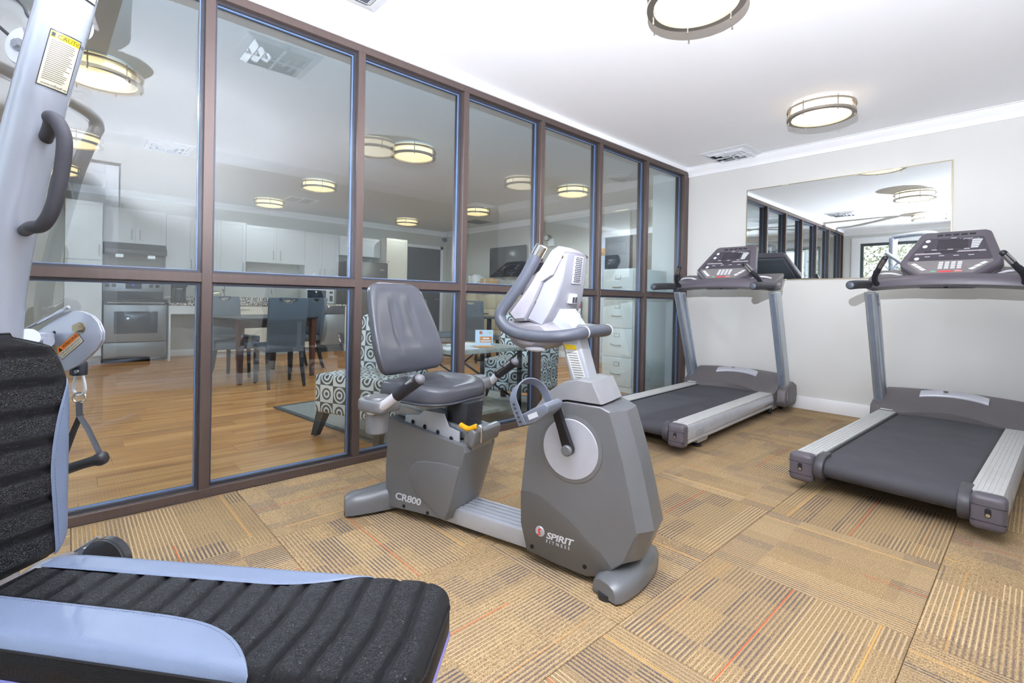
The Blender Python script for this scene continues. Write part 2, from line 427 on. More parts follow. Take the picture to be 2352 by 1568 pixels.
def dup(root, loc, rotz=0, label=None):
    allo = list(bpy.data.objects); ch = {}
    for c in allo:
        if c.parent: ch.setdefault(c.parent.name, []).append(c)
    def cp(o, par):
        n = o.copy(); COL.objects.link(n)
        if par is not None: n.parent = par
        for c in ch.get(o.name, []): cp(c, n)
        return n
    r = cp(root, None); r.location = loc; r.rotation_euler = (0, 0, rotz)
    if label: r['label'] = label
    return r
def text(name, parent, m, body, size, M, shear=0.0, ext=.0004, space=1.0, align='LEFT', label=None, sx=1.0, bold=0.0):
    cu = bpy.data.curves.new(name, 'FONT'); cu.body = body; cu.size = size; cu.shear = shear; cu.extrude = ext
    cu.space_character = space; cu.align_x = align; cu.resolution_u = 3; cu.offset = bold
    tmp = bpy.data.objects.new('tmp', cu); me = bpy.data.meshes.new_from_object(tmp); bpy.data.objects.remove(tmp); bpy.data.curves.remove(cu)
    for v in me.vertices: v.co.x *= sx
    me.name = name; me.materials.clear(); me.materials.append(m)
    o = bpy.data.objects.new(name, me); COL.objects.link(o)
    if parent is not None: o.parent = parent
    o.matrix_local = M
    if label: o['label'] = label
    return o
def frame(o, xdir, ydir):
    x = Vector(xdir).normalized(); y = Vector(ydir); y = (y-x*y.dot(x)).normalized(); z = x.cross(y)
    M = Matrix.Identity(4)
    for i in range(3): M[i][0], M[i][1], M[i][2], M[i][3] = x[i], y[i], z[i], o[i]
    return M

# ================================================================== SETTING
XR, YB, YF, XF, YE, ZC = 3.33, 5.44, -1.30, -6.85, 6.72, 2.63
struct('ceiling', 'white painted ceiling of the gym', 'ceiling', CEIL, (box, -.058, XR+.12, YF-.12, YB+.12, ZC, ZC+.12))
struct('ceiling', 'kitchen lounge ceiling, coloured darker and bluer for its dimmer light', 'ceiling', CEIL_DIM, (box, XF-.12, -.058, YF-.12, YE+.12, ZC, ZC+.12))
struct('wall_back', 'pale grey gym wall carrying the mirror behind the treadmills', 'wall', WALLP, (box, -.48, XR+.12, YB, YB+.14, 0, ZC))
struct('wall_right', 'pale gym side wall beside the camera', 'wall', WALLP, (box, XR, XR+.12, YF, YB, 0, ZC))
struct('wall_front', 'gym window wall behind the camera', 'wall', WALLP, (box, -.12, .3, YF-.12, YF, 0, ZC), (box, 2.5, XR+.12, YF-.12, YF, 0, ZC),
       (box, .3, 2.5, YF-.12, YF, 2.34, ZC), (box, .3, 2.5, YF-.12, YF, -.02, .12))
struct('wall_lounge', 'lounge window wall at the left end of the kitchen room', 'wall', WALLB, (box, XF-.12, -5.6, YF-.12, YF, 0, ZC), (box, -3.7, -2.9, YF-.12, YF, 0, ZC), (box, -.7, -.12, YF-.12, YF, 0, ZC),
       (box, -5.6, -3.7, YF-.12, YF, 2.3, ZC), (box, -2.9, -.7, YF-.12, YF, 2.3, ZC), (box, -5.6, -3.7, YF-.12, YF, -.02, .3), (box, -2.9, -.7, YF-.12, YF, -.02, .3))
struct('wall_far', 'grey beige kitchen wall behind the white cabinets', 'wall', WALLB, (box, XF-.12, XF, YF, YE, 0, ZC))
struct('wall_end', 'grey beige lounge wall carrying the television', 'wall', WALLB, (box, XF-.12, -.36, YE, YE+.12, 0, ZC))
struct('wall_side', 'short wall beside the doorway behind the filing cabinet', 'wall', WALLB, (box, -.48, -.36, YB+.14, YE, 0, ZC))

# --- gym floor: carpet tiles, quarter turned, one object each
slab = struct('floor', 'tan striped carpet tile floor of the gym', 'floor', mat('floor_slab', '#5a4c38', .9), (box, -.1, XR, YF, YB, -.06, -.0085))
TS = .6453
def tile_mesh(w, h):
    bm = B(); box(bm, -w/2+.0006, w/2-.0006, -h/2+.0006, h/2-.0006, -.008, 0, .0016, 1)
    me = bpy.data.meshes.new('carpet_tile'); bm.to_mesh(me); bm.free(); me.materials.append(CARPET); return me
TMS = {}
def spans(o, a, b):
    k = math.floor((a-o)/TS); r = []
    while o+k*TS < b-1e-4:
        r.append((k, max(o+k*TS, a), min(o+(k+1)*TS, b))); k += 1
    return r
for i, xa, xb in spans(1.95, 0, XR):
    for j, ya, yb in spans(1.312, YF, YB):
        w, h = xb-xa, yb-ya; alongy = (i+j) % 2 == 0
        ww, hh = (h, w) if alongy else (w, h)
        key = (round(ww, 3), round(hh, 3))
        if key not in TMS: TMS[key] = tile_mesh(*key)
        o = bpy.data.objects.new('carpet_tile', TMS[key]); COL.objects.link(o); o.parent = slab
        o.location = ((xa+xb)/2, (ya+yb)/2, 0); o.rotation_euler = (0, 0, (PI/2 if alongy else 0) + (PI if random.random() < .5 else 0))
# --- lounge floor: laminate planks along Y
slab2 = struct('floor', 'brown laminate plank floor of the kitchen lounge', 'floor', mat('plank_underlay', '#3a2a1c', .9), (box, XF, -.1, YF, YE, -.06, -.0085))
PMS = {}
x = -.118; PW, PL = .195, 1.35; c = 0
while x > XF+.01:
    xa = max(x-PW, XF); y = YF-((c*.47) % 1)*PL; c += 1
    while y < YE-.01:
        ya, yb = max(y, YF), min(y+PL, YE)
        if yb-ya > .02:
            key = (round(x-xa, 3), round(yb-ya, 3))
            if key not in PMS:
                bm = B(); w, h = key; box(bm, -w/2+.0007, w/2-.0007, -h/2+.0007, h/2-.0007, -.008, 0, .0012, 1)
                me = bpy.data.meshes.new('plank'); bm.to_mesh(me); bm.free(); me.materials.append(PLANK); PMS[key] = me
            o = bpy.data.objects.new('plank', PMS[key]); COL.objects.link(o); o.parent = slab2; o.location = ((x+xa)/2, (ya+yb)/2, 0)
        y += PL
    x -= PW

# --- crown mouldings and baseboards
CR = [(0, 0), (0, -.105), (.012, -.105), (.016, -.075), (.03, -.055), (.06, -.022), (.066, -.008), (.08, -.004), (.08, 0)]
def crown(name, label, a, b, side, pos):
    # side: direction the profile projects; run along the other axis
    if side == '-y': pts = [(pos-p[0], ZC+p[1]) for p in CR]; ax = 'x'
    if side == '+y': pts = [(pos+p[0], ZC+p[1]) for p in CR]; ax = 'x'
    if side == '-x': pts = [(pos-p[0], ZC+p[1]) for p in CR]; ax = 'y'
    if side == '+x': pts = [(pos+p[0], ZC+p[1]) for p in CR]; ax = 'y'
    return struct(name, label, 'trim', TRIM, (prism, pts, ax, a, b), smooth=True)
crown('trim_1', 'white crown moulding along the gym mirror wall', 0.0, XR, '-y', YB)
crown('trim_2', 'white crown moulding along the gym side wall', YF, YB-.08, '-x', XR)
crown('trim_3', 'white crown moulding over the gym window wall', 0.0, XR-.08, '+y', YF)
crown('trim_4', 'white crown moulding above the kitchen cabinets', YF, YE, '+x', XF)
crown('trim_5', 'white crown moulding above the television', XF+.08, -.48, '-y', YE)
crown('trim_6', 'white crown moulding over the lounge windows', XF+.08, -.12, '+y', YF)
struct('trim_7', 'thin white strip above the glass partition', 'trim', TRIM, (box, -.115, .012, YF, YB, 2.585, ZC))
def base(name, label, *b): return struct(name, label, 'baseboard', TRIM, (box, *b, {'bev': .004}), smooth=True)
base('baseboard_back', 'white baseboard under the gym mirror wall', 0.0, XR, YB-.016, YB, 0, .125)
base('baseboard_right', 'white baseboard along the gym side wall', XR-.016, XR, YF, YB-.016, 0, .125)
base('baseboard_far', 'white baseboard along the kitchen wall', XF, XF+.016, YF, YE, 0, .11)
base('baseboard_end', 'white baseboard under the television wall', XF+.02, -2.3, YE-.016, YE, 0, .11)

# --- glass partition
gp = struct('window_1', 'bronze framed glass partition between gym and kitchen lounge', 'window')
MW = .0447; Y0, DS = .5196, .8062
ys = [Y0+DS*k for k in range(-2, 7)]
edges = [(YF, YF+.03)] + [(y-MW/2, y+MW/2) for y in ys[:-1]] + [(5.334, YB)]
Z0, ZR0, ZR1, ZT0, ZT1 = .0447, 1.093, 1.14, 2.5403, 2.585
for a, b in edges:
    P('mullion', gp, BRONZE, (box, -.115, 0, a, b, Z0 if a > YF+.01 else 0, ZT0, {'bev': .0015, 'seg': 1}), smooth=False)
P('sill_bar', gp, BRONZE, (box, -.115, 0.0006, YF, YB, 0, Z0, {'bev': .0015, 'seg': 1}), smooth=False)
P('header_bar', gp, BRONZE, (box, -.115, 0.0006, YF, YB, ZT0, ZT1, {'bev': .0015, 'seg': 1}), smooth=False)
GX = -.062
def ringbox(bm, x0, x1, ya, yb, za, zb, t):
    box(bm, x0, x1, ya, ya+t, za, zb); box(bm, x0, x1, yb-t, yb, za, zb)
    box(bm, x0, x1, ya+t, yb-t, za, za+t); box(bm, x0, x1, ya+t, yb-t, zb-t, zb)
for (a0, a1), (b0, b1) in zip(edges, edges[1:]):
    P('mid_rail', gp, BRONZE, (box, -.115, 0.0, a1, b0, ZR0, ZR1, {'bev': .0015, 'seg': 1}), smooth=False)
    for za, zb in ((Z0, ZR0), (ZR1, ZT0)):
        P('glazing_bead', gp, BEAD, (ringbox, GX+.007, GX+.026, a1, b0, za, zb, .013), (ringbox, GX-.026, GX-.007, a1, b0, za, zb, .013), smooth=False)
        P('gasket', gp, GASKET, (ringbox, GX+.0035, GX+.0075, a1, b0, za, zb, .017), (ringbox, GX-.0075, GX-.0035, a1, b0, za, zb, .017), smooth=False)
        P('glass_pane', gp, GLASS, (box, GX-.003, GX+.003, a1+.003, b0-.003, za+.003, zb-.003), smooth=False)

# --- windows behind the camera (seen in the mirror)
def window(n, label, x0, x1, z0, z1, mull):
    w = struct('window_%d' % n, label, 'window')
    fr = mat('dark_window_frame', '#4c5557', .4, .3)
    P('casing', w, TRIM, (box, x0-.15, x0, YF, YF+.02, z0-.0, z1+.12), (box, x1, x1+.15, YF, YF+.02, z0, z1+.12), (box, x0, x1, YF, YF+.02, z1, z1+.12), smooth=False)
    P('frame', w, fr, (box, x0, x0+.05, YF-.08, YF-.02, z0, z1), (box, x1-.05, x1, YF-.08, YF-.02, z0, z1), (box, x0+.05, x1-.05, YF-.08, YF-.02, z0, z0+.05), (box, x0+.05, x1-.05, YF-.08, YF-.02, z1-.05, z1), smooth=False)
    xs = [x0+.05] + [x for x in mull] + [x1-.05]
    for m in mull: P('mullion', w, fr, (box, m-.025, m+.025, YF-.08, YF-.02, z0+.05, z1-.05), smooth=False)
    for a, b in zip(xs, xs[1:]): P('glass_pane', w, WGLASS, (box, a+(.025 if a in mull else 0), b-(.025 if b in mull else 0), YF-.053, YF-.047, z0+.05, z1-.05), smooth=False)
window(2, 'dark framed gym window with white casing behind the camera', .3, 2.5, .12, 2.34, [1.4])
window(3, 'lounge window near the partition behind the camera', -2.9, -.7, .3, 2.3, [-1.8])
window(4, 'lounge window near the kitchen cabinets', -5.6, -3.7, .3, 2.3, [-4.65])
struct('ground', 'pale paving outside the windows', 'ground', mat('paving', '#9a968c', .9, noise=(3, .15)), (box, -14, 12, -16, YF-.12, -.08, -.02))
def bush(label, x, y, s, hx, seed):
    rn = random.Random(seed); bm = B()
    for k in range(5000):
        t = rn.random(); a = rn.uniform(0, 2*PI); r = rn.random()**.5*s*(1.05-.55*t)
        c = Vector((x+r*math.cos(a), y+r*math.sin(a), .15+t*2.6*s*.75)); d = Vector((rn.gauss(0, 1), rn.gauss(0, 1), rn.gauss(0, 1))).normalized(); e = d.orthogonal().normalized(); f = d.cross(e)
        q = rn.uniform(.03, .06)
        bm.faces.new([bm.verts.new(c+e*q), bm.verts.new(c+f*q*.5), bm.verts.new(c-e*q), bm.verts.new(c-f*q*.5)])
    root = thing('bush', label, 'bush', (0, 0, 0), 0)
    o = finish('foliage', bm, mat('leaves_'+hx[1:], hx, .7, noise=(5, .4)), root, False); o['kind'] = 'stuff'
    P('stem', root, mat('bark', '#6b5a48', .9), (cyl, (x, y, -.03), (x, y, 1.6*s), .07, .04))
bush('yellow green bush outside the gym window, seen in the mirror', 0.2, -5.2, 2.0, '#cfc99a', 1)
bush('tall olive bush beyond the gym window glass', 4.9, -6.2, 1.9, '#b9bd8a', 2)
bush('tan leaved bush outside the lounge window', -3.6, -6.0, 1.6, '#d3bd8c', 3)
bush('green bush outside the window by the kitchen', -7.4, -6.5, 1.8, '#aab784', 4)

# --- doorway in the lounge end wall, white door on the gym side wall
d1 = struct('door_1', 'dark slatted door in the lounge end wall above the filing cabinet', 'door')
P('door_frame', d1, TRIM, (box, -2.28, -2.2, YE-.03, YE, 0, 2.22, {'bev': .004}), (box, -.56, -.49, YE-.03, YE, 0, 2.22, {'bev': .004}), (box, -2.2, -.56, YE-.03, YE, 2.12, 2.22, {'bev': .004}))
dd = P('door_leaf', d1, DDOOR, (box, -2.14, -1.66, YE-.022, YE-.001, 0, 2.11))
for k in range(7): P('slat', dd, DDOOR, (box, -2.08, -1.72, YE-.03, YE-.022, .2+k*.27, .4+k*.27, {'bev': .006}))
P('stile', d1, mat('pale_blue_stile', '#c4d3e2', .4), (box, -2.2, -2.14, YE-.03, YE, 0, 2.12))
P('hinge', d1, mat('brass_hinge', '#d49a52', .35, .5), (box, -2.215, -2.13, YE-.04, YE-.03, 1.82, 1.94, {'bev': .008}))
P('side_panel', d1, mat('brown_grey_panel', '#8a847c', .6), (box, -1.60, -.56, YE-.02, YE-.001, .0, 2.12))
P('post', d1, mat('dark_post', '#453b39', .4), (box, -1.66, -1.60, YE-.03, YE-.001, 0, 2.12))
d2 = struct('door_2', 'white panelled door in the gym side wall reflected in the glass', 'door')
P('casing', d2, TRIM, (box, XR-.03, XR, -.12, -.02, 0, 2.27, {'bev': .004}), (box, XR-.03, XR, .72, .82, 0, 2.27, {'bev': .004}), (box, XR-.03, XR, -.02, .72, 2.17, 2.27, {'bev': .004})) if False else None
P('casing', d2, TRIM, (box, XR-.03, XR, .27, .37, 0, 2.3, {'bev': .004}), (box, XR-.03, XR, -.75, -.65, 0, 2.3, {'bev': .004}), (box, XR-.03, XR, -.65, .27, 2.2, 2.3, {'bev': .004}))
P('door_leaf', d2, mat('white_door', '#eef0f2', .35), (box, XR-.018, XR-.001, -.65, .27, 0.01, 2.2), (box, XR-.024, XR-.018, -.52, .14, .2, .95, {'bev': .005}), (box, XR-.024, XR-.018, -.52, .14, 1.1, 2.05, {'bev': .005}))
P('handle', d2, NICKEL, (cyl, (XR-.018, -.58, 1.0), (XR-.07, -.58, 1.0), .012), (ell, (XR-.085, -.58, 1.0), (.025, .025, .025)))
t = thing('wall_outlet', 'white wall outlet plate low on the gym side wall', 'outlet', (XR, .68, .29))
P('plate', t, TRIM, (box, -.007, -.0005, -.045, .045, -.075, .075, {'bev': .003}))
P('socket', t, PAPER, (box, -.010, -.007, -.017, .017, .008, .048, {'bev': .003}), (box, -.010, -.007, -.017, .017, -.048, -.008, {'bev': .003}))

# --- mirror on the gym wall
mr = thing('wall_mirror', 'large rectangular wall mirror with thin silver edge behind treadmills', 'mirror', (1.507, YB, 1.783))
P('mirror_glass', mr, MIRROR, (box, -.826, .826, -.010, -.004, -.483, .483, {'bev': .0015, 'seg': 1}), smooth=False)
P('backing', mr, mat('mirror_back', '#a49b84', .35, .5), (box, -.834, .834, -.0085, 0.0, -.491, .491), smooth=False)
for cx, cz in ((-.45, .49), (.45, .49), (-.45, -.49), (.45, -.49)):
    P('clip', mr, mat('mirror_clip', '#d8d2bf', .3, .6), (box, cx-.03, cx+.03, -.0125, 0, min(cz, cz*.985), max(cz, cz*.985), {'bev': .002}))

# ================================================================== LAMPS AND VENTS
def ring(bm, r0, r1, z0, z1, seg=48):
    pr = [(r0, z0), (r1, z0), (r1, z1), (r0, z1)]
    rings = [[Vector((r*math.cos(2*PI*k/seg), r*math.sin(2*PI*k/seg), z)) for k in range(seg)] for r, z in pr]
    loft(bm, rings+[rings[0]], cap=False); bmesh.ops.remove_doubles(bm, verts=bm.verts, dist=1e-6)
def lamp(label, x, y, gym):
    t = thing('ceiling_lamp', label, 'lamp', (x, y, ZC), random.uniform(0, 1), 'round nickel ceiling lamps')
    P('base_plate', t, mat('white_lamp_plate', '#f2f2f2', .5), (cyl, (0, 0, -.012), (0, 0, 0), .205, {'seg': 48}))
    t.scale = (1.07, 1.07, 1.0)
    P('diffuser', t, DIFFG if gym else DIFF, (lathe, [(.0, -.122), (.06, -.120), (.12, -.114), (.165, -.105), (.185, -.098), (.188, -.09), (.188, -.0125), (0, -.0125)], {'seg': 48}), ang=60)
    P('upper_ring', t, NICKEL, (ring, .2, .221, -.044, -.028))
    P('lower_ring', t, NICKEL, (ring, .19, .221, -.11, -.092))
    for k in range(6):
        a = k*PI/3; P('post', t, NICKEL, (cyl, (.208*math.cos(a), .208*math.sin(a), -.128), (.208*math.cos(a), .208*math.sin(a), -.012), .004, {'seg': 8}))
    n = 3 if gym else 1
    for k in range(n):
        l = bpy.data.lights.new('lamp_light', 'SPOT'); l.energy = (LAMP_GYM if gym else LAMP_ROOM*3*(3.6 if x > -2 and y > 4 else 1.9 if x > -2 else 1.1 if x > -4.5 else .45))*PI
        l.spot_size = rad(172); l.spot_blend = .35; l.shadow_soft_size = .0; l.color = (1, .99, .98) if gym else (.95, .98, 1)
        o = bpy.data.objects.new('lamp_light', l); COL.objects.link(o); o.parent = t
        a = k*2*PI/3; rr = .12 if gym else 0; o.location = (rr*math.cos(a), rr*math.sin(a), -.135)
    return t
lamp('large round nickel ceiling lamp cut off by the top of the photo', 1.66, 2.30, True)
lamp('round nickel ceiling lamp in the gym above the wall mirror', 1.65, 4.38, True)
lamp('round gym ceiling lamp above the black exercise machine, out of the photo', 1.56, .17, True)
for lb, x, y in (('large yellow ceiling lamp behind the silver gym pole', -1.62, .12), ('second yellow lounge lamp below it behind the black curved handle', -3.76, .03), ('lowest yellow lamp near the tall pantry cabinet', -5.5, -.12),
                 ('bright lounge ceiling lamp high in the third glass bay', -1.67, 2.69), ('lounge ceiling lamp right of the flat return grille', -3.95, 2.56), ('lounge ceiling lamp left of the flat return grille', -5.83, 2.46),
                 ('lounge ceiling lamp above the filing cabinet side', -1.6, 5.2), ('lounge ceiling lamp half hidden by a mullion below a vent', -3.82, 5.25), ('small far lounge ceiling lamp above the fridge', -5.8, 5.03)):
    lamp(lb, x, y, False)
def sqring(bm, h0, h1, z0, z1, t=.002):
    a = [(h0, z0), (h1, z1), (h1, z1+t), (h0, z0+t)]
    rings = [[Vector((sx*h, sy*h, z)) for sx, sy in ((1, 1), (-1, 1), (-1, -1), (1, -1))] for h, z in a]
    loft(bm, rings+[rings[0]], cap=False); bmesh.ops.remove_doubles(bm, verts=bm.verts, dist=1e-6)
def vent(label, x, y, h=.23, rz=0):
    t = thing('ceiling_vent', label, 'vent', (x, y, ZC), rz, 'square louvred ceiling vents')
    VM = mat('vent_white', '#e6e9ee', .4)
    P('frame', t, VM, (sqring, h-.045, h, -.012, -.003, .003), smooth=False)
    P('backing', t, mat('vent_dark', '#5d6268', .7), (box, -h+.045, h-.045, -h+.045, h-.045, -.004, -.001), smooth=False)
    for k, hh in enumerate((h-.05, h-.1, h-.15)):
        P('louvre', t, VM, (sqring, hh-.035, hh, -.03, -.008, .002), smooth=False)
    P('cross_bar', t, VM, (box, -h+.045, h-.045, -.008, .008, -.026, -.02), (box, -.008, .008, -h+.045, h-.045, -.026, -.02), smooth=False)
    return t
vent('square white vent by the gym mirror wall', .60, 5.21, .25)
vent('square white vent at the top edge of the gym ceiling', .53, 1.02)
vent('square lounge vent behind the first glass pane', -3.6, .78)
vent('square lounge vent above the half hidden lamp', -3.66, 5.17)
t = thing('return_grille', 'flat rectangular return air grille between two lounge lamps', 'vent', (-5.5, 2.83, ZC))
GR = mat('grille_grey', '#c3cac9', .5)
P('frame', t, TRIM, (sqring, .2, .24, -.01, -.004, .003), (box, -.2, .2, -.008, .008, -.012, -.004), smooth=False)
for k in range(20): P('slat', t, GR, (box, -.2, .2, -.195+k*.02, -.183+k*.02, -.008, -.003), smooth=False)
t = thing('access_panel', 'dark square ceiling grille near the lounge end wall', 'vent', (-5.0, 6.2, ZC))
P('frame', t, mat('grille_frame_dark', '#8f948e', .5), (sqring, .19, .225, -.01, -.004, .003), smooth=False)
P('grille', t, mat('grille_dark', '#70746d', .6), (box, -.19, .19, -.19, .19, -.006, -.001), smooth=False)

# ================================================================== KITCHEN
def shaker(bm, x, ya, yb, za, zb):
    box(bm, x-.018, x-.006, ya, yb, za, zb); w = .055
    box(bm, x-.006, x, ya, ya+w, za, zb); box(bm, x-.006, x, yb-w, yb, za, zb); box(bm, x-.006, x, ya+w, yb-w, za, za+w); box(bm, x-.006, x, ya+w, yb-w, zb-w, zb)
def slabd(bm, x, ya, yb, za, zb): box(bm, x-.018, x, ya, yb, za, zb, .002, 1)
def bar(bm, a, b):
    a, b = Vector(a), Vector(b); cyl(bm, a+Vector((.03, 0, 0)), b+Vector((.03, 0, 0)), .006, seg=10); d = (b-a)*.12
    cyl(bm, a+d, a+d+Vector((.03, 0, 0)), .005, seg=8); cyl(bm, b-d, b-d+Vector((.03, 0, 0)), .005, seg=8)
def cabinet(label, xf, ya, yb, za, zb, doors, m=CAB, kick=0, name='kitchen_cabinet', group=None):
    t = thing(name, label, 'cabinet', (xf, (ya+yb)/2, za), 0, group); cy = (ya+yb)/2
    xb = XF-xf+.017
    P('body', t, m, (box, xb, -.019, ya-cy, yb-cy, kick, zb-za), smooth=False)
    if kick: P('kick_board', t, mat('kick', '#c5c8c8', .5), (box, xb, -.07, ya-cy, yb-cy, 0, kick), smooth=False)
    for d in doors:
        nm, a, b, c, e, kind, h = d
        dr = P(nm, t, m, (shaker if kind == 's' else slabd, 0, a-cy+.0015, b-cy-.0015, c-za+.0015, e-za-.0015), smooth=False)
        if h and h[0] == 'v': P('handle', dr, NICKEL, (bar, (0, h[1]-cy, h[2]-za), (0, h[1]-cy, h[3]-za)))
        if h and h[0] == 'h': P('handle', dr, NICKEL, (bar, (0, h[2]-cy, h[1]-za), (0, h[3]-cy, h[1]-za)))
        if h and h[0] == 'k': P('knob', dr, NICKEL, (cyl, (0, h[1]-cy, h[2]-za), (.022, h[1]-cy, h[2]-za), .012, {'seg': 12}))
    return t
cabinet('tall white pantry cabinet left of the stove', -6.3, -.03, .368, 0, 2.33, [('door', -.03, .368, 1.5, 2.33, 's', ('v', .33, 1.56, 1.72)), ('door', -.03, .368, .12, 1.48, 's', ('k', .33, 1.16))], kick=.12)
cabinet('white two door cabinet above the range hood', -6.5, .38, 1.14, 1.79, 2.31, [('door', .38, .76, 1.79, 2.31, 's', ('v', .71, 1.84, 2.0)), ('door', .76, 1.14, 1.79, 2.31, 's', ('v', .81, 1.84, 2.0))])
cabinet('long white wall cabinet right of the range hood', -6.5, 1.142, 2.28, 1.38, 2.29, [('door', 1.142, 1.52, 1.38, 2.29, 's', ('v', 1.48, 1.43, 1.6)), ('door', 1.52, 1.9, 1.38, 2.29, 's', None), ('door', 1.9, 2.28, 1.38, 2.29, 's', ('v', 2.24, 1.43, 1.6))])
cabinet('shorter white wall cabinet with two handles over the sink', -6.5, 2.282, 3.278, 1.62, 2.26, [('door', 2.282, 2.78, 1.62, 2.26, 's', ('v', 2.72, 1.67, 1.84)), ('door', 2.78, 3.278, 1.62, 2.26, 's', ('v', 2.84, 1.67, 1.84))])
cabinet('white wall cabinet above the microwave', -6.5, 3.28, 3.93, 1.35, 2.25, [('door', 3.28, 3.605, 1.35, 2.25, 's', ('v', 3.56, 1.4, 1.57)), ('door', 3.605, 3.93, 1.35, 2.25, 's', ('v', 3.65, 1.4, 1.57))])
cabinet('white cabinet above the dark refrigerator', -6.45, 3.932, 4.79, 1.86, 2.24, [('door', 3.932, 4.36, 1.86, 2.24, 's', None), ('door', 4.36, 4.79, 1.86, 2.24, 's', None)])
cabinet('tall cream cabinet right of the refrigerator', -6.2, 4.80, 5.28, 0, 2.26, [('door', 4.80, 5.28, 1.42, 2.26, 's', ('k', 4.84, 1.78)), ('door', 4.80, 5.28, .1, 1.40, 's', None)], m=CABW, kick=.1)
cabinet('white base cabinet with drawers under the granite counter', -6.22, 1.78, 3.42, 0, .855, [('drawer', 1.78, 2.6, .68, .855, 'p', ('h', .79, 2.08, 2.28)), ('drawer', 2.6, 3.42, .68, .855, 'p', ('h', .79, 2.9, 3.1)),
        ('door', 1.78, 2.19, .1, .68, 's', None), ('door', 2.19, 2.6, .1, .68, 's', None), ('door', 2.6, 3.01, .1, .68, 's', None), ('door', 3.01, 3.42, .1, .68, 's', None)], m=CABW, kick=.1)
t = thing('end_panel', 'white end panel between stove and open knee space', 'panel', (-6.2, 1.165, 0)); P('panel', t, CAB, (box, XF+6.2+.018, 0, -.009, .012, 0, .854), smooth=False)
P('apron', t, CAB, (box, -.02, -.002, .012, .61, .72, .854), smooth=False)
t = thing('end_panel', 'white end panel right of the dishwasher', 'panel', (-6.2, 3.96, 0)); P('panel', t, CABW, (box, XF+6.2+.018, 0, -.012, .012, 0, .854), smooth=False)
t = thing('countertop', 'speckled granite countertop with low backsplash', 'countertop', (-6.2, 2.57, .857))
P('slab', t, GRANITE, (box, XF+6.2, .015, -1.41, 1.41, 0, .035, {'bev': .005}))
P('backsplash', t, GRANITE, (box, XF+6.2, XF+6.2+.02, -1.41, 1.41, .035, .14, {'bev': .003}))
# stove
t = thing('stove', 'stainless electric stove with oven window and four knobs', 'stove', (-6.3, .765, 0)); hw = .375
P('body', t, BLKP, (box, XF+6.3+.03, -.03, -hw, hw, .03, .915), smooth=False)
P('cooktop', t, BLKG, (box, XF+6.3+.1, .0, -hw, hw, .915, .93, {'bev': .004}))
P('backguard', t, SS, (box, XF+6.3+.03, XF+6.3+.1, -hw, hw, .93, 1.23, {'bev': .006}))
P('backguard_strip', t, BLKG, (box, XF+6.3+.1, XF+6.3+.104, -hw, hw, .935, 1.06))
P('display', t, BLKG, (box, XF+6.3+.1, XF+6.3+.106, -.1, .1, 1.10, 1.2), (box, XF+6.3+.106, XF+6.3+.107, -.03, .02, 1.14, 1.17))
P('clock', t, mat('clock_blue', '#2a50ff', .3, emit=('#3050ff', .6)), (box, XF+6.3+.107, XF+6.3+.108, -.02, .01, 1.15, 1.165))
for y in (-.32, -.24, .22, .30): P('knob', t, BLKP, (cyl, (XF+6.3+.1, y, 1.15), (XF+6.3+.13, y, 1.15), .027, {'seg': 16, 'bev': .004}))
dr = P('oven_door', t, SS, (box, -.03, .01, -hw, hw, .31, .86, {'bev': .006}))
P('oven_window', dr, BLKG, (box, .01, .013, -.26, .26, .43, .76, {'bev': .02}))
P('door_handle', dr, SS, (cyl, (.05, -.34, .89), (.05, .34, .89), .014), (box, -.02, .05, -.33, -.31, .875, .905), (box, -.02, .05, .31, .33, .875, .905))
P('drawer', t, SS, (box, -.03, .008, -hw, hw, .07, .295, {'bev': .006}))
t = thing('range_hood', 'dark grey range hood with two small lamps', 'range hood', (-6.35, .765, 1.62))
P('canopy', t, mat('hood_grey', '#55595c', .4, .3), (prism, [(XF+6.35, 0), (XF+6.35, .165), (-.12, .165), (0, .06), (0, 0)], 'y', -.375, .375, {'bev': .004}))
for y in (-.19, .2): P('hood_lamp', t, mat('hood_bulb', '#eef3f4', .2, emit=('#f4fbff', .5)), (box, -.28, -.16, y-.045, y+.045, -.045, -.0, {'bev': .008}))
# refrigerator, dishwasher
t = thing('refrigerator', 'dark stainless refrigerator right of the microwave', 'refrigerator', (-6.1, 4.41, 0))
P('body', t, BLKP, (box, XF+6.1+.03, -.06, -.385, .375, .03, 1.74, {'bev': .006}))
d = P('door', t, SSD, (box, -.058, 0, -.385, .375, .62, 1.735, {'bev': .012})); P('handle', d, SS, (bar, (0, -.32, .75), (0, -.32, 1.4)))
P('badge', d, mat('badge', '#aaa9a3', .4), (box, 0, .002, .2, .3, 1.58, 1.6))
d = P('freezer_drawer', t, SSD, (box, -.058, 0, -.385, .375, .05, .61, {'bev': .012})); P('handle', d, SS, (bar, (0, -.3, .54), (0, .3, .54)))
t = thing('dishwasher', 'stainless dishwasher with black control strip', 'dishwasher', (-6.21, 3.685, 0))
P('body', t, BLKP, (box, XF+6.21+.05, -.03, -.258, .258, 0, .853), smooth=False)
P('door', t, SS, (box, -.03, 0, -.256, .256, .13, .70, {'bev': .005})); P('control_strip', t, BLKG, (box, -.03, .004, -.256, .256, .705, .85, {'bev': .004})); P('toe_kick', t, BLKP, (box, -.1, -.06, -.256, .256, 0, .12), smooth=False)
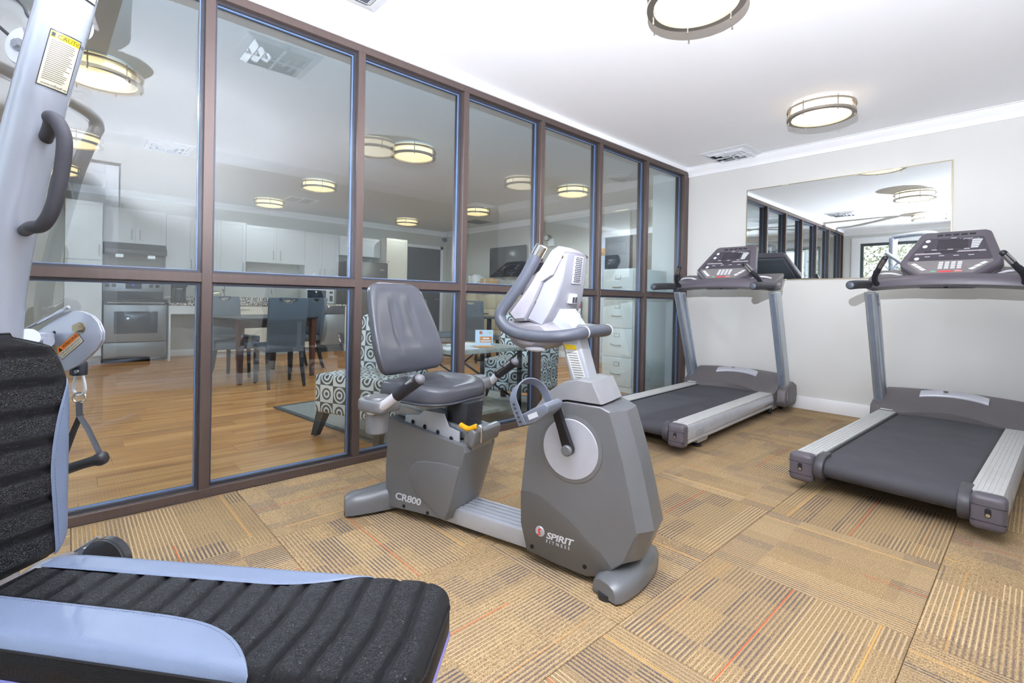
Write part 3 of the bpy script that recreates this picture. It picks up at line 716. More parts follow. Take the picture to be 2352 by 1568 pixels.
# counter items
t = thing('microwave', 'white microwave with black window on the granite counter', 'microwave', (-6.4, 3.55, .893))
P('case', t, mat('white_plastic', '#e9ebe9', .4), (box, -.38, 0, -.26, .26, .01, .28, {'bev': .008}))
P('window', t, BLKG, (box, 0, .006, -.25, .1, .035, .26, {'bev': .006})); P('handle', t, SILV, (cyl, (.03, .13, .05), (.03, .13, .24), .009), (box, 0, .03, .122, .138, .05, .07), (box, 0, .03, .122, .138, .22, .24))
P('keypad', t, BLKP, (box, 0, .003, .17, .23, .2, .245), (box, 0, .003, .17, .23, .05, .16))
t = thing('coffee_maker', 'black coffee maker beside the stove', 'coffee maker', (-6.52, 1.33, .893))
P('body', t, BLKP, (box, -.14, -.06, -.1, .1, 0, .34, {'bev': .02}), (box, -.14, .1, -.1, .1, .25, .34, {'bev': .02}), (box, -.14, .1, -.1, .1, 0, .03, {'bev': .008}))
P('carafe', t, BLKG, (lathe, [(.0, .032), (.07, .032), (.078, .09), (.06, .19), (.05, .21), (0, .21)], {'M': Matrix.Translation((.02, 0, 0))}))
P('lid', t, SS, (cyl, (.02, 0, .212), (.02, 0, .235), .045)); P('handle', t, BLKP, (tube, [(.09, 0, .18), (.125, 0, .17), (.125, 0, .08), (.095, 0, .07)], .008))
t = thing('toaster', 'steel toaster with black cord by the mullion', 'toaster', (-6.48, 1.80, .893))
P('case', t, mat('toaster_steel', '#b9b09a', .2, .9), (box, -.08, .08, -.1, .1, .01, .2, {'bev': .035, 'seg': 4})); P('base', t, BLKP, (box, -.085, .085, -.105, .105, 0, .03, {'bev': .006}))
P('slot', t, BLKP, (box, -.05, -.02, -.08, .08, .199, .202), (box, .02, .05, -.08, .08, .199, .202)); P('cord', t, BLKP, (tube, catmull([(-.02, .105, .06), (-.05, .17, .12), (-.1, .15, .24), (-.2, .2, .2), (-.3, .22, .3)]), .005, {'seg': 8}))
t = thing('faucet', 'tall chrome sink faucet on the counter', 'faucet', (-6.66, 2.75, .893))
P('spout', t, CHROME, (tube, catmull([(0, 0, 0), (0, 0, .22), (.03, 0, .3), (.09, 0, .32), (.14, 0, .28), (.15, 0, .22)]), .012)); P('handle', t, CHROME, (tube, [(0, .03, .05), (.02, .08, .09)], .007)); P('base', t, CHROME, (cyl, (0, 0, 0), (0, 0, .03), .025))
# black door in the kitchen wall
d3 = struct('door_3', 'black door in the kitchen wall right of the cream cabinet', 'door')
P('door_leaf', d3, DDOOR, (box, XF, XF+.03, 5.66, 6.54, 0.01, 2.2, {'bev': .004})); P('door_frame', d3, TRIM, (box, XF, XF+.02, 6.545, 6.62, 0, 2.27), (box, XF, XF+.02, 5.58, 5.655, 0, 2.27), (box, XF, XF+.02, 5.58, 6.62, 2.205, 2.27))
P('handle', d3, NICKEL, (cyl, (XF+.03, 6.46, 1.02), (XF+.07, 6.46, 1.02), .02), (cyl, (XF+.07, 6.47, 1.02), (XF+.07, 6.36, 1.02), .01))
# end wall things
t = thing('television', 'flat black television on the lounge end wall', 'television', (-4.55, YE, 1.82))
P('screen', t, BLKTV, (box, -.55, .55, -.095, -.06, -.31, .31, {'bev': .006})); P('bracket', t, BLKM, (box, -.2, .2, -.06, .001, -.15, .15))
t = thing('emergency_light', 'small white emergency light on the lounge end wall', 'light', (-3.42, YE, 2.2))
P('case', t, PAPER, (box, -.02, .12, -.06, 0, -.14, .0, {'bev': .01})); P('lamp_head', t, NICKEL, (cyl, (-.03, -.1, .02), (-.03, -.02, .02), .06)); P('lens', t, PAPER, (cyl, (-.03, -.105, .02), (-.03, -.1, .02), .045))
t = thing('security_camera', 'small dark dome camera in the lounge corner', 'camera', (XF+.06, 6.62, 2.46))
P('bracket', t, BLKP, (box, -.06, .0, -.02, .02, -.02, .02)); P('dome', t, BLKG, (ell, (.03, 0, -.02), (.05, .05, .06)))
t = thing('fire_extinguisher', 'red fire extinguisher with white label hung on the end wall', 'fire extinguisher', (-2.66, YE-.09, .72))
P('cylinder', t, mat('extinguisher_red', '#b4463e', .3), (lathe, [(0, 0), (.065, 0), (.07, .02), (.07, .26), (.055, .31), (.025, .33), (.02, .35), (0, .35)])); P('label', t, PAPER, (lathe, [(.0705, .05), (.0715, .05), (.0715, .19), (.0705, .19)]))
P('valve', t, BLKP, (box, -.03, .05, -.015, .015, .35, .37), (box, -.04, .03, -.012, .012, .38, .395), (cyl, (0, 0, .345), (0, 0, .4), .014)); P('hose', t, RUB, (tube, catmull([(.04, 0, .36), (.09, 0, .3), (.085, 0, .15), (.08, 0, .08)]), .009)); P('hook', t, BLKM, (box, -.015, .015, .06, .09, .3, .36))
t = cabinet('beige drawer cabinet below the television', -5.0, 0, 1, 0, 1, []) if False else thing('drawer_cabinet', 'beige drawer cabinet with black bar handles below the television', 'cabinet', (-4.7, 6.2, 0))
BE = mat('beige_laminate', '#cbbfa0', .5)
P('body', t, BE, (box, -.95, .95, .02, .5, 0, 1.28), smooth=False); P('top', t, mat('oak_top', '#c8a877', .5), (box, -.97, .97, 0, .5, 1.28, 1.31, {'bev': .003}))
for k, xx in enumerate((-.63, 0, .63)):
    for j, (a, b) in enumerate(((.06, .44), (.45, .85), (.86, 1.26))):
        d = P('drawer', t, BE, (box, xx-.31, xx+.31, 0, .02, a, b, {'bev': .003})); P('handle', d, BLKM, (box, xx-.12, xx+.12, -.025, -.012, b-.1, b-.085), (box, xx-.1, xx-.09, -.012, 0, b-.1, b-.085), (box, xx+.09, xx+.1, -.012, 0, b-.1, b-.085))
t = thing('paper_bag', 'crumpled white paper bag on the beige cabinet', 'bag', (-5.3, 6.42, 1.31)); P('bag', t, PAPER, (prism, [(-.12, 0), (.12, 0), (.15, .2), (.06, .26), (-.02, .22), (-.16, .24)], 'y', -.09, .09, {'bev': .01}))
t = thing('cardboard_box', 'small cardboard box on the beige cabinet', 'box', (-4.85, 6.42, 1.31)); P('box', t, mat('cardboard', '#c9a777', .8), (box, -.15, .15, -.12, .12, 0, .16, {'bev': .003})); P('tape', t, STK_W, (box, -.025, .025, -.121, .121, .0, .161))

# ================================================================== LOUNGE FURNITURE
def chair(label, loc, rz):
    t = thing('dining_chair', label, 'chair', loc, rz, 'grey leatherette dining chairs')
    P('seat', t, CHL, (box, -.215, .215, -.2, .26, .4, .48, {'bev': .02, 'seg': 3}))
    def back(bm):
        out = [(-.2, .4), (.2, .4), (.205, .7), (.212, 1.0), (.2, 1.012), (.085, 1.012), (.075, .985), (.05, .962), (0, .952), (-.05, .962), (-.075, .985), (-.085, 1.012), (-.2, 1.012), (-.212, 1.0), (-.205, .7)]
        prism(bm, out, 'y', -.025, .025, .012, 2)
        for v in bm.verts: v.co.y += -.225-.17*max(0, v.co.z-.42)**1.25-.0
    P('backrest', t, CHL, (back,))
    P('handle_bar', t, CHL, (box, -.1, .1, -.35, -.305, .99, 1.016, {'bev': .008}))
    for sx in (-1, 1):
        P('leg', t, CHLEG, (loft, [[(sx*.19+a*.02, .225+b*.02, .4) for a, b in ((-1, -1), (1, -1), (1, 1), (-1, 1))], [(sx*.195+a*.014, .235+b*.014, 0) for a, b in ((-1, -1), (1, -1), (1, 1), (-1, 1))]]))
        P('leg', t, CHLEG, (loft, [[(sx*.18+a*.02, -.2+b*.024, .4) for a, b in ((-1, -1), (1, -1), (1, 1), (-1, 1))], [(sx*.185+a*.018, -.225+b*.02, .2) for a, b in ((-1, -1), (1, -1), (1, 1), (-1, 1))], [(sx*.19+a*.013, -.285+b*.015, 0) for a, b in ((-1, -1), (1, -1), (1, 1), (-1, 1))]]))
    return t
c0 = chair('grey dining chair seen from behind at the centre of the table', (-3.15, 1.83, 0), rad(90))
dup(c0, (-3.67, 1.45, 0), rad(-2), 'grey dining chair at left table end, cut by a mullion')
dup(c0, (-4.28, 2.42, 0), rad(196), 'grey dining chair at the right table end near the dishwasher')
dup(c0, (-4.62, 1.70, 0), rad(-76), 'grey dining chair on the kitchen side of the table')
dup(c0, (-3.05, 4.75, 0), rad(22), 'grey chair in front of the beige drawer cabinet, right one')
dup(c0, (-3.85, 4.6, 0), rad(-35), 'grey chair partly hidden behind the exercise bike backrest')
t = thing('dining_table', 'dark dining table with brown tapered legs', 'table', (-3.9, 1.80, 0), rad(15))
def ttop(bm):
    pts = []
    for cx, cy, dx, dy in ((.5, .52, 1, 1), (-.5, .52, -1, 1), (-.5, -.52, -1, -1), (.5, -.52, 1, -1)):
        pass
    n = 12
    for k in range(n): a = -.52+1.04*k/n; pts.append((.5+.05*(1-(a/.52)**2), a))
    for k in range(n): a = .5-1.0*k/n; pts.append((a, .52+.04*(1-(a/.5)**2)))
    for k in range(n): a = .52-1.04*k/n; pts.append((-.5-.05*(1-(a/.52)**2), a))
    for k in range(n): a = -.5+1.0*k/n; pts.append((a, -.52-.04*(1-(a/.5)**2)))
    prism(bm, pts, 'z', .745, .77, .005)
P('tabletop', t, mat('dark_table_top', '#2e3036', .25), (ttop,))
P('apron', t, DARKWOOD, (box, -.46, .46, -.48, -.455, .65, .745), (box, -.46, .46, .455, .48, .65, .745), (box, -.46, -.435, -.455, .455, .65, .745), (box, .435, .46, -.455, .455, .65, .745))
for sx in (-1, 1):
    for sy in (-1, 1):
        q = ((-1, -1), (1, -1), (1, 1), (-1, 1))
        P('leg', t, REDWOOD, (loft, [[(sx*.45+a*.036, sy*.47+b*.036, .745) for a, b in q], [(sx*.45+a*.022, sy*.47+b*.022, 0) for a, b in q]]))
t = thing('side_table', 'dark round pedestal table between the far grey chairs', 'table', (-3.55, 5.35, 0))
P('tabletop', t, mat('dark_table_top', '#2e3036', .25), (cyl, (0, 0, .72), (0, 0, .75), .42, {'seg': 40, 'bev': .006})); P('pedestal', t, BLKM, (cyl, (0, 0, .02), (0, 0, .72), .04)); P('foot', t, BLKM, (cyl, (0, 0, 0), (0, 0, .025), .25, {'seg': 32, 'bev': .006}))
def armchair(label, loc, rz):
    t = thing('slipper_chair', label, 'chair', loc, rz, 'circle print slipper chairs')
    P('seat', t, CIRC, (box, -.31, .31, -.32, .22, .165, .45, {'bev': .025, 'seg': 3}), uv=True)
    def bk(bm):
        box(bm, -.31, .31, -.06, .06, 0, .5, .03, 3)
        for v in bm.verts: v.co.y += .185+v.co.z*.06; v.co.z += .38
    P('backrest', t, CIRC, (bk,), uv=True)
    q = ((-1, -1), (1, -1), (1, 1), (-1, 1))
    for sx in (-1, 1):
        for sy, oy in ((-1, -.27), (1, .18)):
            P('leg', t, DARKWOOD, (loft, [[(sx*.265+a*.038, oy+b*.034, .17) for a, b in q], [(sx*.295+a*.024, oy+sy*.045+b*.022, 0) for a, b in q]]))
    return t
a0 = armchair('nearest circle print slipper chair, behind the bike backrest', (-.60, 1.765, .012), rad(22))
dup(a0, (-.62, 3.33, .012), rad(24), 'circle print slipper chair behind the folding table')
t = thing('rug', 'flat grey bordered rug under the circle print chairs', 'rug', (-1.14, 2.55, 0), rad(7))
P('field', t, mat('rug_grey', '#9b9c98', .9, bump=(300, .4, .002), noise=(40, .12)), (box, -.86, .86, -1.0, 1.0, 0, .011)); P('border', t, mat('rug_border', '#5d5f60', .9), (box, -.9, .9, -1.04, -1.0, 0, .012), (box, -.9, .9, 1.0, 1.04, 0, .012), (box, -.9, -.86, -1.0, 1.0, 0, .012), (box, .86, .9, -1.0, 1.0, 0, .012))
t = thing('folding_table', 'grey wood topped table with black crossed steel legs and lower shelf', 'table', (-.45, 2.545, .0))
P('tabletop', t, GREYWOOD, (box, -.28, .28, -.375, .375, .60, .632, {'bev': .003})); P('shelf', t, GREYWOOD, (box, -.25, .27, -.36, .36, .10, .128, {'bev': .003}))
for sx in (-.255, .255):
    for sy in (-.35, .35): P('leg', t, BLKM, (box, sx-.015, sx+.015, sy-.015, sy+.015, .0135, .60))
    P('cross_brace', t, BLKM, (tube, [(sx, -.335, .16), (sx, .335, .585)], .009, {'seg': 8}), (tube, [(sx+.004, .335, .16), (sx+.004, -.335, .585)], .009, {'seg': 8}))
P('rail', t, BLKM, (box, -.24, .24, -.36, -.345, .585, .6), (box, -.24, .24, .345, .36, .585, .6))
t = thing('paper_sign', 'small white and orange printed sign standing on the folding table', 'sign', (-.30, 2.58, .633), rad(57))
P('card', t, mat('sign_white', '#dbe6f2', .5), (box, -.075, .075, -.002, .002, 0, .145)); P('stand', t, PAPER, (prism, [(.002, 0), (.05, 0), (.002, .1)], 'x', -.04, .04))
P('orange_panel', t, STK_O, (box, -.035, .065, -.0035, -.002, .04, .09)); P('orange_strip', t, mat('strip_orange', '#f0a050', .5), (box, -.075, .075, -.0035, -.002, 0, .014)); P('badge', t, mat('badge_orange', '#d87038', .5), (cyl, (-.028, -.002, .122), (-.028, -.0038, .122), .014)); P('badge', t, mat('badge_green', '#d5dcae', .5), (cyl, (.05, -.002, .124), (.05, -.0038, .124), .012)); P('blue_drop', t, mat('drop_blue', '#5b9be0', .5), (cyl, (.065, -.002, .026), (.065, -.0038, .026), .008))
P('print_line', t, PAPER, (box, -.012, .042, -.0045, -.0035, .068, .08), (box, -.028, .058, -.0045, -.0035, .048, .058))
for k, (xx, yy, rz) in enumerate(((-.52, 2.56, .2), (-.33, 2.33, -.2))):
    tag(P('paper_sheet', None, PAPER, (box, -.105, .105, -.14, .14, 0, .006 if k else .012)), ('stack of white paper sheets on the folding table, back one', 'white paper sheet on the folding table edge nearest the glass')[k], 'paper', 'papers on the folding table')
    o = [q for q in bpy.data.objects if q.name.startswith('paper_sheet')][-1]; o.location = (xx, yy, .633); o.rotation_euler = (0, 0, rz)
# filing cabinet
t = thing('filing_cabinet', 'tall putty four drawer filing cabinet behind the glass', 'filing cabinet', (-.46, 4.7, 0))
P('case', t, FILEC, (box, -.215, .215, .012, .70, 0, 1.42, {'bev': .006})); P('plinth', t, FILEC, (box, -.205, .205, .004, .012, .0, .06))
for k in range(4):
    z0 = .068+k*.334
    d = P('drawer', t, FILEC, (box, -.205, .205, -.006, .012, z0, z0+.328, {'bev': .004}))
    P('label_holder', d, mat('label_chrome', '#a9aaa6', .3, .7), (ringbox if False else box, -.035, .04, -.009, -.006, z0+.225, z0+.272, {'bev': .001})); P('label_card', d, FILEC, (box, -.03, .035, -.0098, -.009, z0+.23, z0+.267))
    P('pull', d, CHROME, (tube, catmull([(-.055, -.006, z0+.14), (-.05, -.028, z0+.135), (.05, -.028, z0+.135), (.055, -.006, z0+.14)], 4), .006, {'seg': 8}))
    if k < 3: P('lock', d, CHROME, (cyl, (-.08, -.006, z0+.14), (-.08, -.011, z0+.14), .008, {'seg': 12}))

# ================================================================== TREADMILLS
def hoodz(s, w):
    t = max(0, min(1, (s-1.80)/.36)); t = t*t*(3-2*t)
    return .205+.165*t*(1-.12*(abs(w)/.42)**2.2)
def treadmill(label, loc, rz):
    t = thing('treadmill', label, 'treadmill', loc, rz, 'treadmills facing the mirror')
    arc = [(.062-.048*math.sin(PI*k/10), .142+.048*math.cos(PI*k/10)) for k in range(11)]
    P('running_belt', t, BELT, (prism, [(2.0, .19)]+arc+[(2.0, .094)], 'x', -.292, .292))
    P('deck', t, RUB, (box, -.30, .30, .16, 1.95, .105, .135), smooth=False)
    for s in (-1, 1):
        def X(*p): return [(s*a, b) for a, b in p]
        P('foot_rail', t, RAILT, (box, min(s*.303, s*.415), max(s*.303, s*.415), .055, 1.80, .186, .208, {'bev': .004}),
          *[(box, s*.322+s*k*.018-.0035, s*.322+s*k*.018+.0035, .06, 1.79, .207, .2098) for k in range(5)])
        P('belt_edge_strip', t, RUB, (box, min(s*.29, s*.303), max(s*.29, s*.303), .12, 1.9, .15, .196), smooth=False)
        P('side_beam', t, SILVM, (prism, X((.37, .075), (.415, .07), (.424, .085), (.419, .1), (.425, .108), (.429, .15), (.42, .188), (.412, .2), (.37, .2)), 'y', .05, 1.98, {'bev': .002, 'seg': 1}))
        P('end_cap', t, TPLA, (box, min(s*.312, s*.432), max(s*.312, s*.432), -.028, .056, .058, .212, {'bev': .024, 'seg': 4}))
        c = [o for o in kids(t) if o.name.startswith('end_cap')][-1]
        P('seam', c, BLKP, (box, min(s*.318, s*.431), max(s*.318, s*.431), -.0288, .05, .165, .1675), (box, min(s*.318, s*.431), max(s*.318, s*.431), -.0288, .05, .098, .1005))
        P('bolt_slot', c, BLKP, (cyl, (s*.372, -.0295, .15), (s*.372, -.02, .15), .011, {'seg': 16}), (cyl, (s*.372, -.0295, .128), (s*.372, -.02, .128), .011, {'seg': 16}), (box, s*.372-.011, s*.372+.011, -.0295, -.02, .128, .15))
        P('bolt', c, CHROME, (cyl, (s*.372, -.031, .129), (s*.372, -.028, .129), .008, {'seg': 10}))
        ga = [(.06-.082*math.sin(PI*k/10), .138+.072*math.cos(PI*k/10)) for k in range(11)]
        P('roller_guard', t, mat('roller_guard_dark', '#454449', .4), (prism, [(.14, .212)]+ga+[(.11, .066)], 'x', min(s*.268, s*.314), max(s*.268, s*.314), {'bev': .006}))
        up = [(1.985, .22), (2.125, .22), (1.76, 1.15), (1.615, 1.15)]
        u = P('upright', t, ALU, (prism, up, 'x', min(s*.42, s*.488), max(s*.42, s*.488), {'bev': .008, 'seg': 3}))
        gv = [(2.02, .30), (2.075, .30), (1.72, 1.13), (1.665, 1.13)]
        P('groove', u, mat('upright_groove', '#8d9bb0', .35, .6), (prism, gv, 'x', min(s*.4185, s*.43), max(s*.4185, s*.43), {'bev': .003}))
        P('groove', u, mat('upright_groove', '#8d9bb0', .35, .6), (prism, [(1.968, .26), (1.976, .26), (1.629, 1.13), (1.621, 1.13)], 'x', s*.454-.016, s*.454+.016))
        for bz in (1.11, 1.065, 1.05): P('bolt', u, CHROME, (ell, (s*.42, 1.735+(1.11-bz)*.4, bz), (.006, .009, .009), 10))
        P('upright_boot', t, TPLB, (prism, [(1.93, .07), (1.9, .12), (1.92, .225), (2.0, .262), (2.16, .29), (2.27, .25), (2.29, .15), (2.25, .065)], 'x', min(s*.345, s*.50), max(s*.345, s*.50), {'bev': .014, 'seg': 3}))
        P('boot_cover', t, TPLA, (prism, [(1.97, .085), (1.95, .13), (1.97, .21), (2.06, .235), (2.1, .09)], 'x', min(s*.496, s*.508), max(s*.496, s*.508), {'bev': .005}))
        P('transport_wheel', t, RUB, (cyl, (s*.36, 2.2, .041), (s*.40, 2.2, .041), .04, {'bev': .008}))
        P('wheel_bracket', t, SILVM, (box, min(s*.34, s*.4), max(s*.34, s*.4), 1.88, 2.0, .04, .075, {'bev': .004}), (box, min(s*.335, s*.355), max(s*.335, s*.355), 1.98, 2.22, .03, .08))
        P('front_wheel', t, RUB, (cyl, (s*.345, 1.86, .036), (s*.395, 1.86, .036), .035, {'bev': .006}))
        f = P('foot_bracket', t, SILVM, (prism, [(.24, .075), (.46, .075), (.42, .035), (.27, .035)], 'x', min(s*.33, s*.4), max(s*.33, s*.4), {'bev': .004}))
        P('levelling_foot', f, RUB, (cyl, (s*.365, .33, 0), (s*.365, .33, .016), .034, {'bev': .005}), (cyl, (s*.365, .33, .016), (s*.365, .33, .04), .01))
        g = P('handle_grip', t, FOAM, (tube, [(s*.45, 1.70, 1.205), (s*.452, 1.5, 1.204), (s*.454, 1.3, 1.196), (s*.455, 1.145, 1.186), (s*.455, 1.13, 1.185)], .032, {'seg': 20, 'radii': [.032, .032, .032, .032, .026]}))
        P('grip_end', g, mat('grip_end', '#4a4f5a', .4), (ell, (s*.455, 1.13, 1.185), (.026, .006, .026)))
        pg = P('pulse_grip', t, FOAMB, (tube, catmull([(s*.385, 1.60, 1.20), (s*.395, 1.53, 1.22), (s*.385, 1.47, 1.265), (s*.345, 1.41, 1.325), (s*.305, 1.365, 1.385)], 5), .019, {'seg': 14}))
        P('contact_plate', pg, CHROME, (tube, [(s*.348, 1.402, 1.336), (s*.312, 1.362, 1.388)], .0135, {'seg': 12}), (tube, [(s*.339, 1.393, 1.322), (s*.303, 1.353, 1.374)], .0125, {'seg': 12}))
        P('tip', pg, BLKP, (ell, (s*.303, 1.362, 1.388), (.021, .017, .019), 12)); P('collar', pg, BLKP, (tube, [(s*.372, 1.448, 1.288), (s*.365, 1.438, 1.298)], .0215, {'seg': 14}))
    rings = []
    for k in range(17):
        w = -.43+.86*k/16; sl = 1.90-.10*(abs(w)/.3)**2 if abs(w) < .3 else 1.80
        top = [(sl+(2.18-sl)*j/8, hoodz(sl+(2.18-sl)*j/8, w)) for j in range(9)]
        rings.append([(w, sl, .186)]+[(w, a, b) for a, b in top]+[(w, 2.27, hoodz(2.18, w)-.03), (w, 2.31-.05*(abs(w)/.42)**2, .2), (w, 2.30-.05*(abs(w)/.42)**2, .08), (w, sl+.02, .08)])
    hd = P('motor_hood', t, TPLB, (loft, rings), ang=50)
    def cres(bm):
        n = 16; top = []
        for k in range(n+1): a = -.2+.4*k/n; top.append((a, 2.13-.075*(a/.2)**2*.6+.0))
        bot = []
        for k in range(n+1): a = .2-.4*k/n; bot.append((a, 2.055-.03*(a/.2)**2))
        out = top+bot
        prism(bm, out, 'z', -.004, .016, .005)
        for v in bm.verts: v.co.z += hoodz(v.co.y, v.co.x)
    hh = P('hood_handle', hd, SILV, (cres,))
    P('sticker', hd, PAPER, (box, -.41, -.33, 1.815, 1.85, .2115, .2135))
    P('emblem', hd, mat('emblem_bronze', '#9d8068', .4, .4), (lathe, [(0, 0), (.016, 0), (.014, .003), (0, .003)], {'M': Matrix.Translation((-.05, 2.1, hoodz(2.1, -.05)+.017))}))
    # crossbar: lofted over width
    rb = []
    for k in range(21):
        w = -.492+.984*k/20; q = abs(w)/.492
        zt = 1.282-.03*q**2-.025*max(0, q-.86)/.14; zb = 1.152+.028*(1-q**2) if q < .93 else 1.152+.02
        sf = 1.53+.05*q**2+(.05 if q > .93 else 0); sb = 1.83-.06*q**3
        rb.append([(w, sf, zb+.02), (w, sf-.004, (zb+zt)/2+.01), (w, sf+.03, zt-.012), (w, sf+.07, zt), (w, sb-.04, zt+.012), (w, sb, zt-.02), (w, sb, zb+.04), (w, sf+.1, zb)])
    P('crossbar', t, TPLA, (loft, rb), ang=60)
    for s in (-1, 1):
        P('cup_tray', t, TPLB, (prism, [(1.59, 1.225), (1.67, 1.262), (1.90, 1.335), (1.915, 1.31), (1.83, 1.2)], 'x', min(s*.22, s*.47), max(s*.22, s*.47), {'bev': .02, 'seg': 3}))
        P('tray_trim', t, SILV, (tube, catmull([(s*.26, 1.66, 1.272), (s*.31, 1.64, 1.288), (s*.38, 1.64, 1.288), (s*.43, 1.67, 1.275)], 5), .009, {'seg': 10}))
    # console panel
    M = frame((0, 1.59, 1.283), (1, 0, 0), (0, .754, .657)) @ Matrix.Diagonal((1, 1.22, 1, 1)); L = .43
    hx = [(-.15, -.02), (.15, -.02), (.27, .085), (.285, .12), (.20, L-.02), (.17, L), (-.17, L), (-.20, L-.02), (-.285, .12), (-.27, .085)]
    cn = P('console', t, TPLA, (prism, hx, 'z', -.075, 0, {'M': M, 'bev': .018, 'seg': 3}))
    P('lower_lip', cn, TPLA, (prism, [(-.15, -.035), (.15, -.035), (.26, .07), (.27, .1), (-.27, .1), (-.26, .07)], 'z', -.115, -.05, {'M': M, 'bev': .012}))
    P('latch', cn, BLKP, (box, -.013, .013, -.04, -.034, -.1, -.065, {'M': M}))
    ov = P('overlay', cn, SCREEN, (prism, [(-.225, .125), (.215, .125), (.225, .14), (.165, .345), (.155, .352), (-.155, .352), (-.165, .345), (-.235, .14)], 'z', 0, .0012, {'M': M}), smooth=False)
    P('display', ov, LCD, (box, -.085, .085, .235, .335, .001, .0022, {'M': M}), (box, -.15, .15, .19, .222, .001, .0016, {'M': M}))
    P('silver_band', ov, mat('band_mauve', '#a59da2', .4), (prism, [(-.205, .185), (-.2, .2), (-.06, .2), (-.045, .185)], 'z', .001, .002, {'M': M}), (prism, [(.03, .2), (.045, .215), (.185, .215), (.19, .2)], 'z', .001, .002, {'M': M}))
    kp = P('keypad', cn, mat('keypad_grey', '#7f7a7c', .45), (prism, [(-.14, .0), (.14, .0), (.235, .1), (.23, .12), (-.23, .12), (-.235, .1)], 'z', 0, .0012, {'M': M}), smooth=False)
    P('speaker_slots',  cn, BLKP, *[(box, -.1+k*.046, -.066+k*.046, .375, .392, -.001, .0012, {'M': M}) for k in range(5)])
    P('start_button', kp, GRNB, (box, -.085, -.055, .008, .02, .001, .003, {'M': M, 'bev': .001})); P('stop_button', kp, REDB, (box, -.045, .035, .006, .02, .001, .003, {'M': M, 'bev': .001})); P('red_button', kp, mat('coral_button', '#e08a80', .4), (box, .045, .085, .01, .024, .001, .003, {'M': M, 'bev': .001}))
    P('number_keys',  kp, PRINT, *[(box, -.05+i*.034, -.026+i*.034, .04+j*.018, .052+j*.018, .001, .0022, {'M': M}) for i in range(4) for j in range(4)])
    qk = P('quick_keys', kp, PRINT, *[(prism, [(-.21+k*.026, .092-k*.024), (-.19+k*.026, .1-k*.024), (-.165+k*.026, .082-k*.024), (-.186+k*.026, .072-k*.024)], 'z', .001, .0022, {'M': M}) for k in range(3)],
      *[(prism, [(.21-k*.026, .092-k*.024), (.19-k*.026, .1-k*.024), (.165-k*.026, .082-k*.024), (.186-k*.026, .072-k*.024)], 'z', .001, .0022, {'M': M}) for k in range(3)])
    qk['kind'] = 'stuff'
    pmk = P('printed_marks', ov, PRINT, (lathe, [(0, 0), (.015, 0), (.015, .001), (0, .001)], {'M': M @ Matrix.Translation((-.145, .325, .001)), 'seg': 16}), (lathe, [(0, 0), (.015, 0), (.015, .001), (0, .001)], {'M': M @ Matrix.Translation((-.155, .27, .001)), 'seg': 16}), (lathe, [(0, 0), (.015, 0), (.015, .001), (0, .001)], {'M': M @ Matrix.Translation((-.185, .145, .001)), 'seg': 16}),
      *[(box, .105, .16-.004*k, .31-k*.018, .322-k*.018, .001, .002, {'M': M}) for k in range(5)], *[(box, x, x+.03, y, y+.005, .001, .002, {'M': M}) for x, y in ((-.015, .345), (-.11, .228), (-.02, .228), (.07, .228), (-.14, .16), (-.06, .165), (.02, .165), (.1, .165))])
    pmk['kind'] = 'stuff'
    P('logo_badge', ov, PRINT, (lathe, [(0, 0), (.008, 0), (.008, .001), (0, .001)], {'M': M @ Matrix.Translation((.04, .33, .001)), 'seg': 16}))
    text('lettering', ov, PRINT, 'SPIRIT', .02, M @ Matrix.Translation((.052, .325, .0018)), .25); text('lettering', ov, PRINT, 'FITNESS', .009, M @ Matrix.Translation((.112, .327, .0018)))
    # console back seen in the mirror
    P('console_back', cn, mat('console_back_grey', '#5b6068', .45), (prism, [(-.25, .1), (.25, .1), (.19, L-.02), (-.19, L-.02)], 'z', -.10, -.07, {'M': M, 'bev': .01})); P('back_vents', cn, BLKP, (box, -.06, .06, .16, .175, -.104, -.098, {'M': M}), (box, -.03, .03, .12, .135, -.104, -.098, {'M': M}))
    text('lettering', t, mat('faint_grey_ink', '#a3a7ae', .5), 'CT800', .05, frame((.4292, .16, .115), (0, 1, 0), (0, 0, 1)), .2)
    return t
tm1 = treadmill('treadmill nearer the glass partition, partly behind the exercise bike', (.826, 3.04, 0), rad(2.3))
tm2 = dup(tm1, (2.338, 3.011, 0), rad(-1.9), 'treadmill at the right edge of the photo in front of the mirror')

# ================================================================== RECUMBENT BIKE
bk = thing('exercise_bike', 'grey recumbent exercise bike with padded seat in the middle of the gym', 'exercise bike', (.7585, 1.2675, 0), rad(15))
def prism_v(bm, pts, a, b, bev=0, **k): prism(bm, pts, 'y', a, b, bev, **k)
# front shroud
side = [(.735, .052), (.705, .15), (.700, .28), (.722, .523), (.747, .592), (.80, .632), (.89, .652), (1.028, .65), (1.062, .637), (1.088, .56), (1.116, .468), (1.142, .36), (1.172, .232), (1.125, .115), (1.05, .05), (.985, .03), (.88, .036)]
front = set(range(8, 14))
rings = []
for v, d, bu in ((-.115, .004, 0), (-.112, 0, .002), (-.06, 0, .040), (-.056, 0, .042), (0, 0, .046), (.056, 0, .042), (.06, 0, .040), (.112, 0, .002), (.115, .004, 0)):
    cx, cz = .93, .35
    rings.append([(p[0]+(cx-p[0])*d/.3+(bu if i in front else 0), v, p[1]+(cz-p[1])*d/.3) for i, p in enumerate(side)])
fs = P('front_shroud', bk, CHAR, (loft, rings), ang=16)
cap = [(.742, .598), (.80, .640), (.89, .66), (1.03, .658), (.992, .735), (.93, .738), (.868, .722), (.80, .675)]
rings = []
